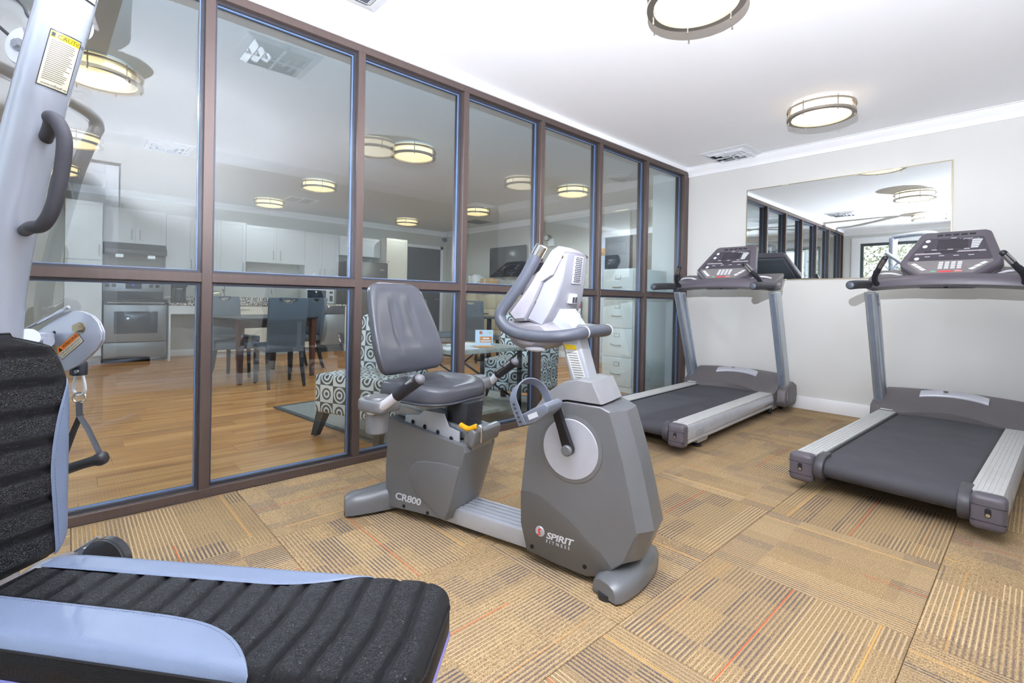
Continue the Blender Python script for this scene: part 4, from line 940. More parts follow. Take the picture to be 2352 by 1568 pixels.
for v, d in ((-.108, .02), (-.10, 0), (-.05, -.01), (0, -.014), (.05, -.01), (.10, 0), (.108, .02)):
    rings.append([(p[0]+(.9-p[0])*d*2, v, p[1]+((.66-p[1])*d*2 if p[1] > .665 else 0)) for p in cap])
P('top_cover', bk, mat('warm_grey_plastic', '#96979a', .36, bump=(800, .05, .0004)), (loft, rings), ang=16)
lp = [(.700, .278), (.74, .280), (.785, .272), (.845, .252), (.899, .223), (.945, .192), (.988, .158), (1.035, .13), (1.085, .078), (1.05, .046), (.985, .026), (.88, .032), (.733, .048), (.703, .15)]
for s in (-1, 1): P('lower_panel', bk, CHARL, (prism_v, lp, min(s*.112, s*.1195), max(s*.112, s*.1195), {'bev': .003}))
for s in (-1, 1):
    d = P('crank_disc', bk, mat('disc_silver', '#ccd0dc', .35, .2), (cyl, (.913, s*.114, .48), (.913, s*.1235, .48), .113, {'seg': 64, 'bev': .003}))
    P('disc_rim', d, CHAR, (lathe, [(.113, 0), (.126, 0), (.126, .006), (.113, .009)], {'M': axis_m((.913, s*.112, .48), (0, s, 0)), 'seg': 64}))
    P('axle', d, BLKM, (cyl, (.913, s*.12, .48), (.913, s*.155, .48), .02, {'seg': 20, 'bev': .004}))
def crank(s, ang, name):
    du, dz = math.cos(ang), math.sin(ang); Lc = .166
    e = (.917+du*Lc, .484+dz*Lc)
    c = P('crank_arm', bk, BLKM, (loft, [[(.917+du*t*Lc+(-dz)*wd*sx, s*(.14+.02*t)+s*.012*sy, .484+dz*t*Lc+du*wd*sx) for sx, sy in ((-1, -1), (1, -1), (1, 1), (-1, 1))] for t, wd in ((-.08, .012), (0, .019), (.5, .015), (1, .014), (1.06, .009))]))
    P('crank_cap', c, CHAR, (cyl, (.917, s*.15, .484), (.917, s*.168, .484), .02, {'seg': 20, 'bev': .004}))
    Mp = Matrix.Translation((e[0]-.02, s*.235, e[1]-.012)) @ Matrix.Rotation(-rad(26), 4, 'Y')
    p = P('pedal', bk, mat('pedal_grey', '#6c717d', .35), (prism_v, [(-.068, -.012), (-.05, -.026), (0, -.03), (.06, -.012), (.072, .008), (.06, .024), (0, .02), (-.066, .014)], -.058, .058, {'M': Mp, 'bev': .007, 'seg': 3}))
    sp = [(-.05, .066, -.02), (-.05, .068, .04), (-.048, .062, .083), (-.035, .035, .114), (-.015, 0, .124), (.0, -.04, .108), (.008, -.062, .072), (.01, -.066, .02)]
    pts = catmull([Mp @ Vector((a, s*b, z)) for a, b, z in sp], 5)
    def ribbon(bm):
        ax = (Mp.to_3x3() @ Vector((1, s*.12, .25))).normalized(); rr = []
        for i, q in enumerate(pts):
            tg = (pts[min(i+1, len(pts)-1)]-pts[max(i-1, 0)]).normalized(); w = (ax-tg*ax.dot(tg)).normalized(); n = tg.cross(w)
            rr.append([q+w*.016+n*.0025, q-w*.016+n*.0025, q-w*.016-n*.0025, q+w*.016-n*.0025])
        loft(bm, rr)
    st = P('strap', p, mat('strap_grey', '#6a7180', .45), (ribbon,))
    P('strap_hole', st, BLKP, *[(ell, tuple(Mp @ Vector((-.05, s*.071, -.005+k*.016))), (.006, .003, .004), 8) for k in range(5)])
    P('reflector', p, PRINT, (box, -.02, .02, s*.058-.002, s*.058+.002, -.012, .006, {'M': Mp}))
crank(-1, math.atan2(.646-.484, .867-.917), 'near'); crank(1, math.atan2(-.162, .05), 'far')
for q in ((.757, .07), (.98, .06)): P('screw', fs, BLKM, (cyl, (q[0], -.119, q[1]), (q[0], -.121, q[1]), .008, {'seg': 14}))
P('emblem', fs, SILVM, (lathe, [(0, .0), (.021, 0), (.017, .004), (0, .006)], {'M': axis_m((.791, -.119, .139), (0, -1, 0)), 'seg': 28}))
P('emblem_stroke', fs, mat('logo_red', '#d8343a', .4), (tube, catmull([(.798, -.1255, .151), (.789, -.126, .148), (.791, -.126, .139), (.793, -.126, .131), (.784, -.1255, .127)], 4), .0026, {'seg': 8}))
TX = frame((0, 0, 0), (1, 0, 0), (0, 0, 1))
text('lettering', fs, PRINT, 'SPIRIT', .034, Matrix.Translation((.818, -.1198, .121)) @ TX, .22, .0006, .95, sx=1.28, bold=.0008, label='white slanted lettering on the lower panel')
text('lettering', fs, PRINT, 'FITNESS', .0175, Matrix.Translation((.818, -.1198, .103)) @ TX, .0, .0006, 1.75)
# rear shroud
rs = [(-.045, .03), (-.062, .12), (-.066, .21), (-.058, .33), (-.056, .458), (.10, .438), (.30, .41), (.41, .398), (.415, .37), (.395, .29), (.365, .19), (.335, .10), (.315, .055), (.12, .045)]
rings = []
for v, d, bu in ((-.115, .012, 0), (-.106, 0, .002), (-.06, 0, .010), (0, 0, .014), (.06, 0, .010), (.106, 0, .002), (.115, .012, 0)):
    rings.append([(p[0]+(.17-p[0])*d+(bu if 6 < i < 13 else 0), v, p[1]+(.24-p[1])*d) for i, p in enumerate(rs)])
rsh = P('rear_shroud', bk, CHAR, (loft, rings), ang=18)
ip = [(.388, .306), (.30, .306), (.185, .294), (.14, .281), (.112, .258), (.095, .222), (.103, .175), (.135, .14), (.20, .105), (.295, .062), (.315, .06), (.335, .105), (.362, .19)]
P('side_emboss', rsh, CHAR, (prism_v, ip, -.122, -.112, {'bev': .007, 'seg': 3}))
text('lettering', rsh, PRINT, 'CR800', .045, Matrix.Translation((.003, -.1165, .080)) @ Matrix.Rotation(-.03, 4, 'Y') @ TX, -.0 + .15, .0006, .95, sx=1.35, bold=.0008, label= 'white lettering low on the rear shroud')
for q in ((.063, .058), (.209, .062)): P('screw', rsh, BLKM, (cyl, (q[0], -.114, q[1]), (q[0], -.118, q[1]), .008, {'seg': 14}))
P('shroud_front', rsh, CHAR, (prism_v, [(.405, .445), (.43, .475), (.462, .462), (.447, .40), (.42, .385)], -.1, .1, {'bev': .012, 'seg': 3}))
# beam, stabilisers
P('beam', bk, SILVM, (box, .25, .75, -.075, .075, .028, .098, {'bev': .006}), *[(box, .3, .72, -.055+k*.03, -.043+k*.03, .097, .103) for k in range(5)])
def stab(path, w, h, name):
    path = catmull(path, 5); rr = []
    n = len(path)
    for i, q in enumerate(path):
        tg = (path[min(i+1, n-1)]-path[max(i-1, 0)]).normalized(); sd = Vector((0, 0, 1)).cross(tg).normalized()
        e = min(i, n-1-i)/max(1, n-1); k = .82 if i in (0, n-1) else 1; hh = h*(.72+.5*min(1, e*2)*.6)*(.9 if k < 1 else 1)
        rr.append([q+sd*x*w*k+Vector((0, 0, z*hh)) for x, z in ((-.5, .14), (-.5, .55), (-.42, .85), (-.2, 1.0), (.2, 1.0), (.42, .85), (.5, .55), (.5, .14))])
    o = P(name, bk, CHAR, (loft, rr), ang=45)
    for q in (path[0]*.9+path[n//2]*.1, path[-1]*.9+path[n//2]*.1): P('rubber_foot', o, RUB, (cyl, (q.x, q.y, 0), (q.x, q.y, .02), .03, {'seg': 20}))
    return o
stab([(-.19, -.25, 0), (-.11, -.13, 0), (-.055, 0, 0), (-.11, .13, 0), (-.19, .25, 0)], .115, .135, 'rear_stabiliser')
stab([(1.075, -.172, 0), (1.105, -.09, 0), (1.12, 0, 0), (1.12, .1, 0), (1.10, .18, 0)], .125, .092, 'front_stabiliser')
# seat rail, carriage
sl = -.115
P('seat_rail', bk, ALU, (prism_v, [(-.10, .470), (-.09, .515), (.42, .452), (.41, .405)], -.062, .062, {'bev': .004}), (prism_v, [(-.095, .50), (-.09, .522), (.41, .462), (.405, .44)], -.072, -.058), (prism_v, [(-.095, .50), (-.09, .522), (.41, .462), (.405, .44)], .058, .072))
P('rail_end', bk, mat('rail_end_grey', '#86827f', .4), (prism_v, [(.36, .372), (.385, .45), (.44, .462), (.45, .43), (.42, .36)], -.078, .078, {'bev': .012, 'seg': 3}))
pl = [(.03, .415), (.035, .475), (.125, .49), (.15, .515), (.27, .515), (.30, .46), (.362, .448), (.36, .352), (.20, .38)]
cr = P('carriage_plate', bk, SILVM, (prism_v, pl, -.088, -.080, {'bev': .002}))
P('carriage_plate', bk, SILVM, (prism_v, pl, .080, .088, {'bev': .002}))
for q in ((.085, .452), (.16, .440), (.24, .428), (.318, .412)): P('bolt', cr, BLKM, (cyl, (q[0], -.087, q[1]), (q[0], -.094, q[1]), .0105, {'seg': 14, 'bev': .003}))
P('seat_bracket', bk, SILVM, (prism_v, [(-.05, .565), (.30, .565), (.24, .535), (.14, .505), (.03, .535)], -.07, .07, {'bev': .003})); P('seat_post', bk, BLKP, (prism_v, [(.27, .44), (.26, .57), (.385, .57), (.375, .44)], -.06, .06, {'bev': .006}))
lv = P('adjust_lever', bk, CHROME, (tube, catmull([(.478, -.085, .42), (.479, -.085, .474), (.47, -.085, .489), (.445, -.085, .485)], 4), .005, {'seg': 10}))
P('lever_grip', lv, YEL, (tube, [(.452, -.085, .486), (.422, -.085, .471), (.40, -.085, .468), (.365, -.085, .479)], .0115, {'seg': 14}))
# seat cushion
def rr(u0, u1, v, r0, r1, n=7):
    o = []
    for cx, cy, a0, r in ((u1-r1, v-r1, 0, r1), (u0+r0, v-r0, 90, r0), (u0+r0, -v+r0, 180, r0), (u1-r1, -v+r1, 270, r1)):
        for k in range(n+1): a = rad(a0+90*k/n); o.append((cx+r*math.cos(a), cy+r*math.sin(a)))
    return o
rings = []
for z, ins, dish in ((.572, .016, 0), (.578, .004, 0), (.60, .0, 0), (.636, .002, 0), (.648, .008, 0), (.656, .022, 0), (.657, .045, 0), (.650, .09, 0), (.646, .14, 0)):
    rings.append([(p[0], p[1], z-.012+(.010*(abs(p[1])/.2)**2-.012*max(0, (p[0]-.2))/.15 if z > .63 else 0)) for p in rr(-.035+ins, .34-ins, .212-ins, max(.05-ins*.3, .01), max(.125-ins*.6, .02))])
st = P('seat_cushion', bk, GREYV, (loft, rings), ang=70)
P('piping', st, GREYVD, (tube, [(p[0], p[1], .572) for p in rr(-.037, .342, .214, .05, .127)], .005, {'closed': True, 'seg': 8}))
# back cushion
Mb = Matrix.Identity(4); up = Vector((-.148, 0, .44)).normalized(); xv = Vector((0, 1, 0)); nv = xv.cross(up)
if nv.x < 0: nv = -nv
for i in range(3): Mb[i][0], Mb[i][1], Mb[i][2] = xv[i], up[i], nv[i]
Mb.translation = (-.008, -.020, .668)
HW = [(0, .178), (.02, .203), (.06, .218), (.12, .222), (.18, .217), (.25, .206), (.32, .193), (.38, .181), (.42, .168), (.445, .142), (.458, .105)]
def hw(h):
    for (a, b), (c, d) in zip(HW, HW[1:]):
        if a <= h <= c: return b+(d-b)*(h-a)/(c-a)
    return HW[-1][1]
rings = []
hs = [0, .008, .02, .045, .08, .12, .16, .2, .24, .28, .32, .36, .4, .425, .44, .452, .458]
for h in hs:
    w = hw(h); e = min(1, min(h, .458-h)/.05); th = .012+.026*math.sqrt(max(0, e*(2-e))); ring_ = []
    for k in range(96):
        a = 2*PI*k/96; ca, sa = math.cos(a), math.sin(a)
        x = w*math.copysign(abs(ca)**.55, ca); n = th*math.copysign(abs(sa)**.6, sa)
        n += .036*(abs(x)/.21)**2.6
        if sa > 0: n += -.016*math.exp(-((abs(x)-.062)/.011)**2)*max(0, min(1, (h-.09)/.04))*max(0, min(1, (.36-h)/.04)) + .018*math.exp(-((h-.10)/.055)**2)*(1-(abs(x)/w)**2)
        ring_.append(Mb @ Vector((x, h, n)))
    rings.append(ring_)
bc = P('back_cushion', bk, GREYV, (loft, rings), ang=75)
P('back_shell', bc, GREYVD, (box, -.12, .12, .05, .38, -.055, -.03, {'M': Mb, 'bev': .02, 'seg': 3}))
P('back_support', bk, SILVM, (tube, [(-.03, 0, .55), (-.06, 0, .60), (-.085, 0, .72), (-.12, 0, .85)], .028, {'flat': (1, .55)}), (prism_v, [(-.06, .58), (-.03, .655), (.03, .648), (.01, .575)], -.035, .035, {'bev': .004}))
# side handles with cup holders
for s in (-1, 1):
    tb = P('side_handle', bk, mat('white_tube', '#dcdbe0', .35), (tube, catmull([(.06, s*.20, .545), (.085, s*.30, .552), (.115, s*.37, .560), (.15, s*.39, .568), (.20, s*.385, .592), (.26, s*.363, .641)], 6), .019, {'seg': 16}))
    P('foam_grip', tb, FOAMB, (tube, [(.255, s*.362, .637), (.365, s*.352, .712)], .0245, {'seg': 18})); P('contact_plate', tb, CHROME, (tube, [(.265, s*.356-.012, .652), (.308, s*.354-.012, .681)], .013, {'seg': 12}), (tube, [(.316, s*.354-.012, .686), (.352, s*.354-.012, .712)], .013, {'seg': 12}))
    P('tip', tb, mat('tip_grey', '#7b7b82', .35), (ell, (.366, s*.351, .713), (.022, .023, .02)))
    def tray(bm):
        out = rr(-.035, .125, .068, .055, .03)
        prism(bm, [(a+.085, b+s*.345) for a, b in out], 'z', .558, .612, .014, 3)
    tr = P('cup_tray', bk, mat('tray_grey', '#737579', .35, coat=.2), (tray,))
    P('cup_rim', tr, CHAR, (lathe, [(.042, 0), (.054, 0), (.05, .007), (.042, .004)], {'M': Matrix.Translation((.13, s*.35, .612)), 'seg': 28})); P('cup_well', tr, BLKP, (cyl, (.13, s*.35, .612), (.13, s*.35, .614), .042, {'seg': 28}))
    P('cup_body', tr, mat('tray_grey', '#737579', .35, coat=.2), (lathe, [(0, 0), (.04, 0), (.046, .006), (.05, .1), (0, .1)], {'M': Matrix.Translation((.13, s*.35, .465)), 'seg': 28}))
# mast, console, handlebar
P('mast', bk, SILVM, (prism_v, [(.889, .66), (.975, .66), (.9, .90), (.87, .985), (.80, .985), (.822, .90)], -.042, .042, {'bev': .008, 'seg': 3}))
ms = [o for o in kids(bk) if o.name.startswith('mast')][0]
def on_mast(t, w):  # t along the mast, w across (u)
    return (.884+t*-.0665+w*.075, .715+t*.185)
lab = [on_mast(.02, .12), on_mast(.02, .8), on_mast(.80, .8), on_mast(.80, .12)]
P('caution_label', ms, mat('label_silver', '#dfe0e0', .4), (prism_v, lab, -.0435, -.0418), smooth=False)
P('label_header', ms, STK_Y, (prism_v, [on_mast(.69, .14), on_mast(.69, .78), on_mast(.79, .78), on_mast(.79, .14)], -.0442, -.0434), smooth=False)
P('label_print', ms, INKG, *[(prism_v, [on_mast(.06+k*.05, .2), on_mast(.06+k*.05, .72), on_mast(.075+k*.05, .72), on_mast(.075+k*.05, .2)], -.0442, -.0434) for k in range(12)], smooth=False)
P('neck', bk, SILVM, (loft, [[(.80+a*.04, b*.06, 1.0) for a, b in ((-1, -1), (1, -1), (1, 1), (-1, 1))], [(.835+a*.062, b*.075, .915) for a, b in ((-1, -1), (1, -1), (1, 1), (-1, 1))], [(.85+a*.055, b*.06, .885) for a, b in ((-1, -1), (1, -1), (1, 1), (-1, 1))]]), ang=50)
fsh = [(.640, .975), (.648, .997), (.694, 1.036), (.728, 1.123), (.769, 1.152), (.815, 1.232), (.835, 1.243), (.866, 1.222), (.824, 1.132), (.782, 1.104), (.750, 1.016), (.717, .950), (.67, .945)]
def wv(z): return .152-.045*max(0, min(1, (z-.97)/.27))
def shell(poly, f, rim=.012):
    rr_ = []
    cx = sum(p[0] for p in poly)/len(poly); cz = sum(p[1] for p in poly)/len(poly)
    for q, d in ((-1, .10), (-.94, .03), (-.85, 0), (0, -.015), (.85, 0), (.94, .03), (1, .10)):
        rr_.append([(p[0]+(cx-p[0])*d, q*wv(p[1])*f, p[1]+(cz-p[1])*d) for p in poly])
    return rr_
con = P('console_shell', bk, mat('pearl_plastic', '#96949c', .36, noise=(6, .02)), (loft, shell(fsh, 1.0)), ang=32)
bsh = [(.717, .950), (.750, 1.016), (.782, 1.104), (.824, 1.132), (.862, 1.215), (.874, 1.212), (.862, 1.12), (.842, 1.03), (.815, .97), (.785, .925)]
cb = P('console_back', bk, mat('pearl_plastic_dark', '#8f9099', .34, noise=(6, .02)), (loft, shell(bsh, .86)), ang=32)
MB_ = frame((.868, 0, 1.165), (0, 1, 0), (.105, 0, .99))
P('vent_frame', cb, SILV, (box, -.03, .055, -.065, .045, .001, .003, {'M': MB_, 'bev': .001}))
P('vent_holes', cb, BLKP, *[(box, -.018+i*.015+(j % 2)*.004, -.008+i*.015+(j % 2)*.004, -.058+j*.0073, -.054+j*.0073, .003, .0042, {'M': MB_}) for i in range(4) for j in range(14)])
sw = P('jack_block', cb, SILV, (box, -.02, .035, -.145, -.105, -.022, .006, {'M': MB_, 'bev': .005})); P('jack_socket', sw, BLKP, (box, -.012, .003, -.14, -.118, .006, .0075, {'M': MB_}), (box, .011, .026, -.14, -.118, .006, .0075, {'M': MB_}))
for q in ((.79, 1.112), (.757, 1.03), (.858, 1.20)): P('screw', con, CHROME, (cyl, (q[0], -wv(q[1])*.86-.001, q[1]), (q[0], -wv(q[1])*.86-.006, q[1]), .005, {'seg': 10}))
Mc = frame((.70, 0, 1.07), (0, -1, 0), (.46, 0, .888))
P('display', con, LCD, (box, -.075, .075, .02, .12, .018, .03, {'M': Mc, 'bev': .003}))
bw = [(.605, .945), (.612, .885), (.65, .846), (.69, .832), (.75, .834), (.80, .86), (.86, .91), (.80, .95)]
P('console_base', bk, mat('warm_pearl', '#8d8a90', .38), (loft, [[(p[0]+(.74-p[0])*d, v, p[1]+(.905-p[1])*d) for p in bw] for v, d in ((-.135, .35), (-.12, .12), (-.09, 0), (0, -.02), (.09, 0), (.12, .12), (.135, .35))]), ang=40)
P('cable_clip', bk, SILV, (ell, (.755, -.12, .842), (.045, .02, .010), 14))
hbp = [(.797, -.19, 1.205), (.745, -.195, 1.115), (.688, -.205, 1.035), (.655, -.215, .985), (.657, -.218, .952), (.685, -.217, .924), (.74, -.212, .905), (.83, -.203, .898), (.91, -.18, .905), (.955, -.12, .915), (.972, 0, .922)]
full = hbp+[(a, -b, c) for a, b, c in hbp[:-1][::-1]]
hb = P('handlebar', bk, mat('handlebar_foam', '#464a54', .42, bump=(500, .12, .0006)), (tube, catmull(full, 5), .0225, {'seg': 18}))
for s in (-1, 1):
    P('grip_end', hb, CHROME, (tube, [(.794, s*.19, 1.20), (.814, s*.188, 1.235)], .0235, {'seg': 18})); P('joint_ring', hb, SILV, (tube, [(.958, s*.11, .9165), (.960, s*.105, .917)], .0235, {'seg': 18}))
P('handlebar_clamp', bk, CHAR, (prism_v, [(.86, .89), (.90, .945), (.985, .935), (.975, .9)], -.05, .05, {'bev': .01}))

# ================================================================== MULTI GYM
mg = thing('multi_gym', 'silver multi gym station with black ribbed seat pad in the near left corner', 'exercise machine', (1.58, -.06, 0), rad(42))
bc_ = -.03
def near(a): return -.138-.05*max(0, a)
AF = .80
def outline(a):  # half shape limits in b at station a
    n, f = near(a), .097
    if a > AF-.07: k = (a-(AF-.07))/.07; c = .06*(1-math.sqrt(max(0, 1-k*k))); n += c; f -= c
    if a < .05: k = (.05-a)/.07; c = .05*(1-math.sqrt(max(0, 1-min(1, k*k)))); n += c; f -= c
    return n, f
RIB = .0535
def padz(a, b):
    n, f = outline(a); e = min(1, min(b-n, f-b, AF-a, a+.02)/.022); e = max(0, e)
    z = .482+.02*math.sqrt(max(0, e*(2-e)))
    seam = far_seam(a); sn = near_seam(a)
    ph = ((a+.004*math.sin(b*30))/RIB) % 1
    rib = -(math.exp(-(ph/.10)**2)+math.exp(-((1-ph)/.10)**2))*.006*min(1, e*1.5)
    if b > far_seam(a)+.003 or b < near_seam(a)-.003: return z-.005
    return z+rib
def far_seam(a):
    if a < .45: return .036
    if a < .655: t = (a-.45)/.205; return .036+.066*t*t
    return .2
def near_seam(a):
    if a < .30: return -.052-.04*max(0, a)*.8
    if a < .57: t = (a-.30)/.27; return -.0616-.015*t-.102*t**3.6
    return -.4
def pad(bm):
    na, nb = 300, 40; V = []
    for i in range(na+1):
        a = -.02+(AF+.02)*i/na; n, f = outline(a); row = []
        for j in range(nb+1):
            t = j/nb; t = .5-.5*math.cos(PI*t) if True else t
            b = n+(f-n)*t; row.append(bm.verts.new((a, b, padz(a, b))))
        V.append(row)
    for i in range(na):
        for j in range(nb): bm.faces.new((V[i][j], V[i+1][j], V[i+1][j+1], V[i][j+1]))
sp = P('seat_pad', mg, LEATH, (pad,), ang=180)
def pside(bm):
    st = [(-.02+(AF+.02)*i/80) for i in range(81)]
    loop = [(a, outline(a)[1]) for a in st]+[(a, outline(a)[0]) for a in st[::-1]]
    rings = []
    for z, ins in ((.484, .002), (.482, -.001), (.45, -.0015), (.438, .0), (.425, .004)):
        rings.append([(a+(.39-a)*ins*2, b+(bc_-b)*ins*6, z) for a, b in loop])
    loft(bm, rings)
P('pad_side', sp, LEATHS, (pside,), ang=60)
P('piping', sp, LEATHS, (tube, [(a, outline(a)[1]+.001, .484) for a in [(-.02+(AF+.02)*i/60) for i in range(61)]]+[(a, outline(a)[0]-.001, .484) for a in [(-.02+(AF+.02)*i/60) for i in range(61)][::-1]], .0028, {'closed': True, 'seg': 6}))
P('lower_piping', sp, PIPE, (tube, [(a, outline(a)[1]+.001, .436) for a in [(-.02+(AF+.02)*i/60) for i in range(61)]]+[(a, outline(a)[0]-.001, .436) for a in [(-.02+(AF+.02)*i/60) for i in range(61)][::-1]], .0035, {'closed': True, 'seg': 6}))
def strip(bm, farside):
    n = 110; rows = []
    a0, a1 = (.0, .652) if farside else (-.018, .585)
    for i in range(n+1):
        a = a0+(a1-a0)*i/n; no, fo = outline(a)
        s0, s1 = (far_seam(a), fo+.0008) if farside else (no-.0008, near_seam(a))
        if s1-s0 < .0008: continue
        row = []
        for j in range(13):
            b = s0+(s1-s0)*j/12; nn, ff = outline(a); e = max(0, min(1, min(b-nn, ff-b, AF-a, a+.02)/.022)); z = .4845+.0195*math.sqrt(max(0, e*(2-e)))
            q = min(j, 12-j); row.append(bm.verts.new((a, b, z-(.002 if q == 0 else 0))))
        rows.append(row)
    for r0, r1 in zip(rows, rows[1:]):
        for j in range(12): bm.faces.new((r0[j], r1[j], r1[j+1], r0[j+1]))
def stitch(bm, fn, a0, a1, off, zf):
    a = a0
    while a < a1:
        p = Vector((a, fn(a)+off, zf(a, fn(a)+off))); q = Vector((a+.004, fn(a+.004)+off, zf(a+.004, fn(a+.004)+off)))
        tube(bm, [p, q], .0006, 5); a += .0065
P('side_strip', sp, BLUEV, (strip, True), ang=180, label='blue grey vinyl strip along the far edge of the seat')
P('side_strip', sp, BLUEV, (strip, False), ang=180, label='wide blue grey vinyl strip along the near edge of the seat')
P('stitching', sp, mat('stitch_grey', '#6d7790', .6), (stitch, near_seam, 0, .53, -.0075, lambda a, b: .5042), smooth=False, kind='stuff')
# backrest
BT, BB, BF = .951, .508, .095
def blim(z):  # half width
    h = BF-bc_
    if z > .80: k = (z-.80)/(BT-.80); h -= (.062*k**2.6+.065*max(0, k-.82)/.18*1.0)
    if z < BB+.05: k = (BB+.05-z)/.05; h -= .035*(1-math.sqrt(max(0, 1-k*k)))
    return max(h, .02)
def bseam(z):
    # b where the blue strip starts
    if z > .86: return 9
    t = (z-.67)/.19
    return .051+.034*abs(t)**2.1 if z > .67 else .051+.012*((.67-z)/.16)
def bpad(bm):
    nz, nb = 260, 36; V = []
    for i in range(nz+1):
        z = BB+(BT-BB)*i/nz; h = blim(z); row = []
        for j in range(nb+1):
            t = -math.cos(PI*j/nb); b = bc_+h*t
            e = max(0, min(1, min(h-abs(b-bc_), z-BB, BT-z)/.02)); ph = ((z+.003*math.sin(b*25)+.002)/.0575) % 1
            rib = -(math.exp(-(ph/.12)**2)+math.exp(-((1-ph)/.12)**2))*.006*min(1, e*1.4)
            row.append(bm.verts.new((-.018+.02*math.sqrt(max(0, e*(2-e)))+rib, b, z)))
        V.append(row)
    for i in range(nz):
        for j in range(nb): bm.faces.new((V[i][j], V[i][j+1], V[i+1][j+1], V[i+1][j]))
bp_ = P('backrest_pad', mg, LEATH, (bpad,), ang=180)
zz = [BB+(BT-BB)*i/60 for i in range(61)]
def bside(bm):
    loop = [(bc_+blim(z), z) for z in zz]+[(bc_-blim(z), z) for z in zz[::-1]]
    loft(bm, [[(x, bc_+(b-bc_)*k, .73+(z-.73)*k) for b, z in loop] for x, k in ((-.016, .995), (-.018, 1.004), (-.05, 1.004), (-.06, .985))])
P('pad_side', bp_, LEATHS, (bside,), ang=60)
P('piping', bp_, LEATHS, (tube, [(-.016, bc_+blim(z)+.001, z) for z in zz]+[(-.016, bc_-blim(z)-.001, z) for z in zz[::-1]], .003, {'closed': True, 'seg': 6}))
def bstrip(bm, s):
    rows = []
    for i in range(90):
        z = BB+.003+(.858-BB)*i/89; h = blim(z); s0 = bseam(z)-bc_
        if h-s0 < .0008: continue
        row = []
        for j in range(11):
            d = s0+(h+.0006-s0)*j/10; e = max(0, min(1, min(h-d, z-BB+.003)/.02)); x = -.015+.02*math.sqrt(max(0, e*(2-e)))-(.002 if j == 0 else 0)
            row.append(bm.verts.new((x, bc_+s*d, z)))
        rows.append(row if s > 0 else row[::-1])
    for r0, r1 in zip(rows, rows[1:]):
        for j in range(10): bm.faces.new((r0[j], r0[j+1], r1[j+1], r1[j]))
for s in (1, -1): P('side_strip', bp_, BLUEV, (bstrip, s), ang=180, label='blue grey vinyl strip at the backrest edge')
def bst(bm):
    z = .53
    while z < .84:
        tube(bm, [(.0058, bseam(z)+.006, z), (.0058, bseam(z+.004)+.006, z+.004)], .0006, 5); z += .0065
P('stitching', bp_, mat('stitch_grey', '#6d7790', .6), (bst,), smooth=False, kind='stuff')
# frame
polep = [(-.19, .1, .03), (-.19, .1, .55), (-.189, .1, .9), (-.178, .1, 1.05), (-.148, .1, 1.2), (-.098, .1, 1.40), (-.030, .1, 1.63), (.045, .1, 1.87), (.13, .1, 2.08), (.2, .1, 2.22)]
pc = catmull(polep, 8)
pole = P('main_pole', mg, STEELW, (tube, pc, .044, {'seg': 40}))
def pole_c(z):
    for p, q in zip(pc, pc[1:]):
        if p.z <= z <= q.z: return p.lerp(q, (z-p.z)/(q.z-p.z))
    return pc[-1]
def patch(bm, f0, f1, z0, z1, r, n=10, m=6):
    V = [[None]*(n+1) for _ in range(m+1)]
    for i in range(m+1):
        for j in range(n+1):
            c = pole_c(z0+(z1-z0)*i/m); f = rad(f0+(f1-f0)*j/n); V[i][j] = bm.verts.new((c.x+r*math.cos(f), c.y+r*math.sin(f), c.z-math.cos(f)*r*.28))
    for i in range(m):
        for j in range(n): bm.faces.new((V[i][j], V[i][j+1], V[i+1][j+1], V[i+1][j]))
sk = P('caution_sticker', pole, STK_W, (patch, -52, 12, 1.452, 1.556, .0446), smooth=True)
P('sticker_header', pole, STK_Y, (patch, -51, 11, 1.543, 1.555, .0449)); P('sticker_edge', pole, INK, (patch, -54, -52, 1.45, 1.558, .0448), (patch, 12, 14, 1.45, 1.558, .0448), (patch, -54, 14, 1.45, 1.452, .0448), (patch, -54, 14, 1.556, 1.558, .0448))
rn = random.Random(3)
P('sticker_print', pole, INKG, *[(patch, -47, -47+rn.uniform(38, 54), 1.464+k*.0037, 1.4657+k*.0037, .0449, {'n': 8, 'm': 1}) for k in range(21)], smooth=False)
def ptext(name, body, size, f0, z0):
    cu = bpy.data.curves.new('t', 'FONT'); cu.body = body; cu.size = size; cu.resolution_u = 2
    ob = bpy.data.objects.new('t', cu); me = bpy.data.meshes.new_from_object(ob); bpy.data.objects.remove(ob); bpy.data.curves.remove(cu)
    for v in me.vertices:
        f = rad(f0)+v.co.x/.0451; c = pole_c(z0+v.co.y); r = .0452
        v.co = (c.x+r*math.cos(f), c.y+r*math.sin(f), c.z-math.cos(f)*r*.28)
    me.name = name; me.materials.clear(); me.materials.append(INK); o = bpy.data.objects.new(name, me); COL.objects.link(o); o.parent = pole; return o
ptext('lettering', 'CAUTION', .0112, -38, 1.5448); ptext('lettering', 'www.tuffstuff.net', .0062, -46, 1.4545)
P('warning_triangle', pole, INK, (patch, -49, -42, 1.5455, 1.553, .0451, {'n': 2, 'm': 1}))
P('upper_sticker', pole, STK_W, (patch, -20, 22, 1.638, 1.72, .0446)); P('upper_sticker_edge', pole, INK, (patch, -22, 24, 1.635, 1.638, .0448), (patch, -23, -20, 1.642, 1.72, .0448), (patch, 22, 25, 1.642, 1.72, .0448))
P('foam_handle', mg, FOAM, (tube, catmull([(-.075, .10, 1.345), (.0, .045, 1.354), (.034, .014, 1.355), (.064, .002, 1.340), (.080, 0, 1.305), (.074, 0, 1.245), (.058, 0, 1.183), (.036, .002, 1.153), (.008, .008, 1.149), (-.03, .035, 1.152), (-.12, .10, 1.155)], 6), .0118, {'seg': 18}))
P('upper_arm', mg, STEELW, (tube, [(-.06, .14, 1.60), (-.30, .28, 1.83), (-.5, .4, 2.02)], .034, {'seg': 24}))
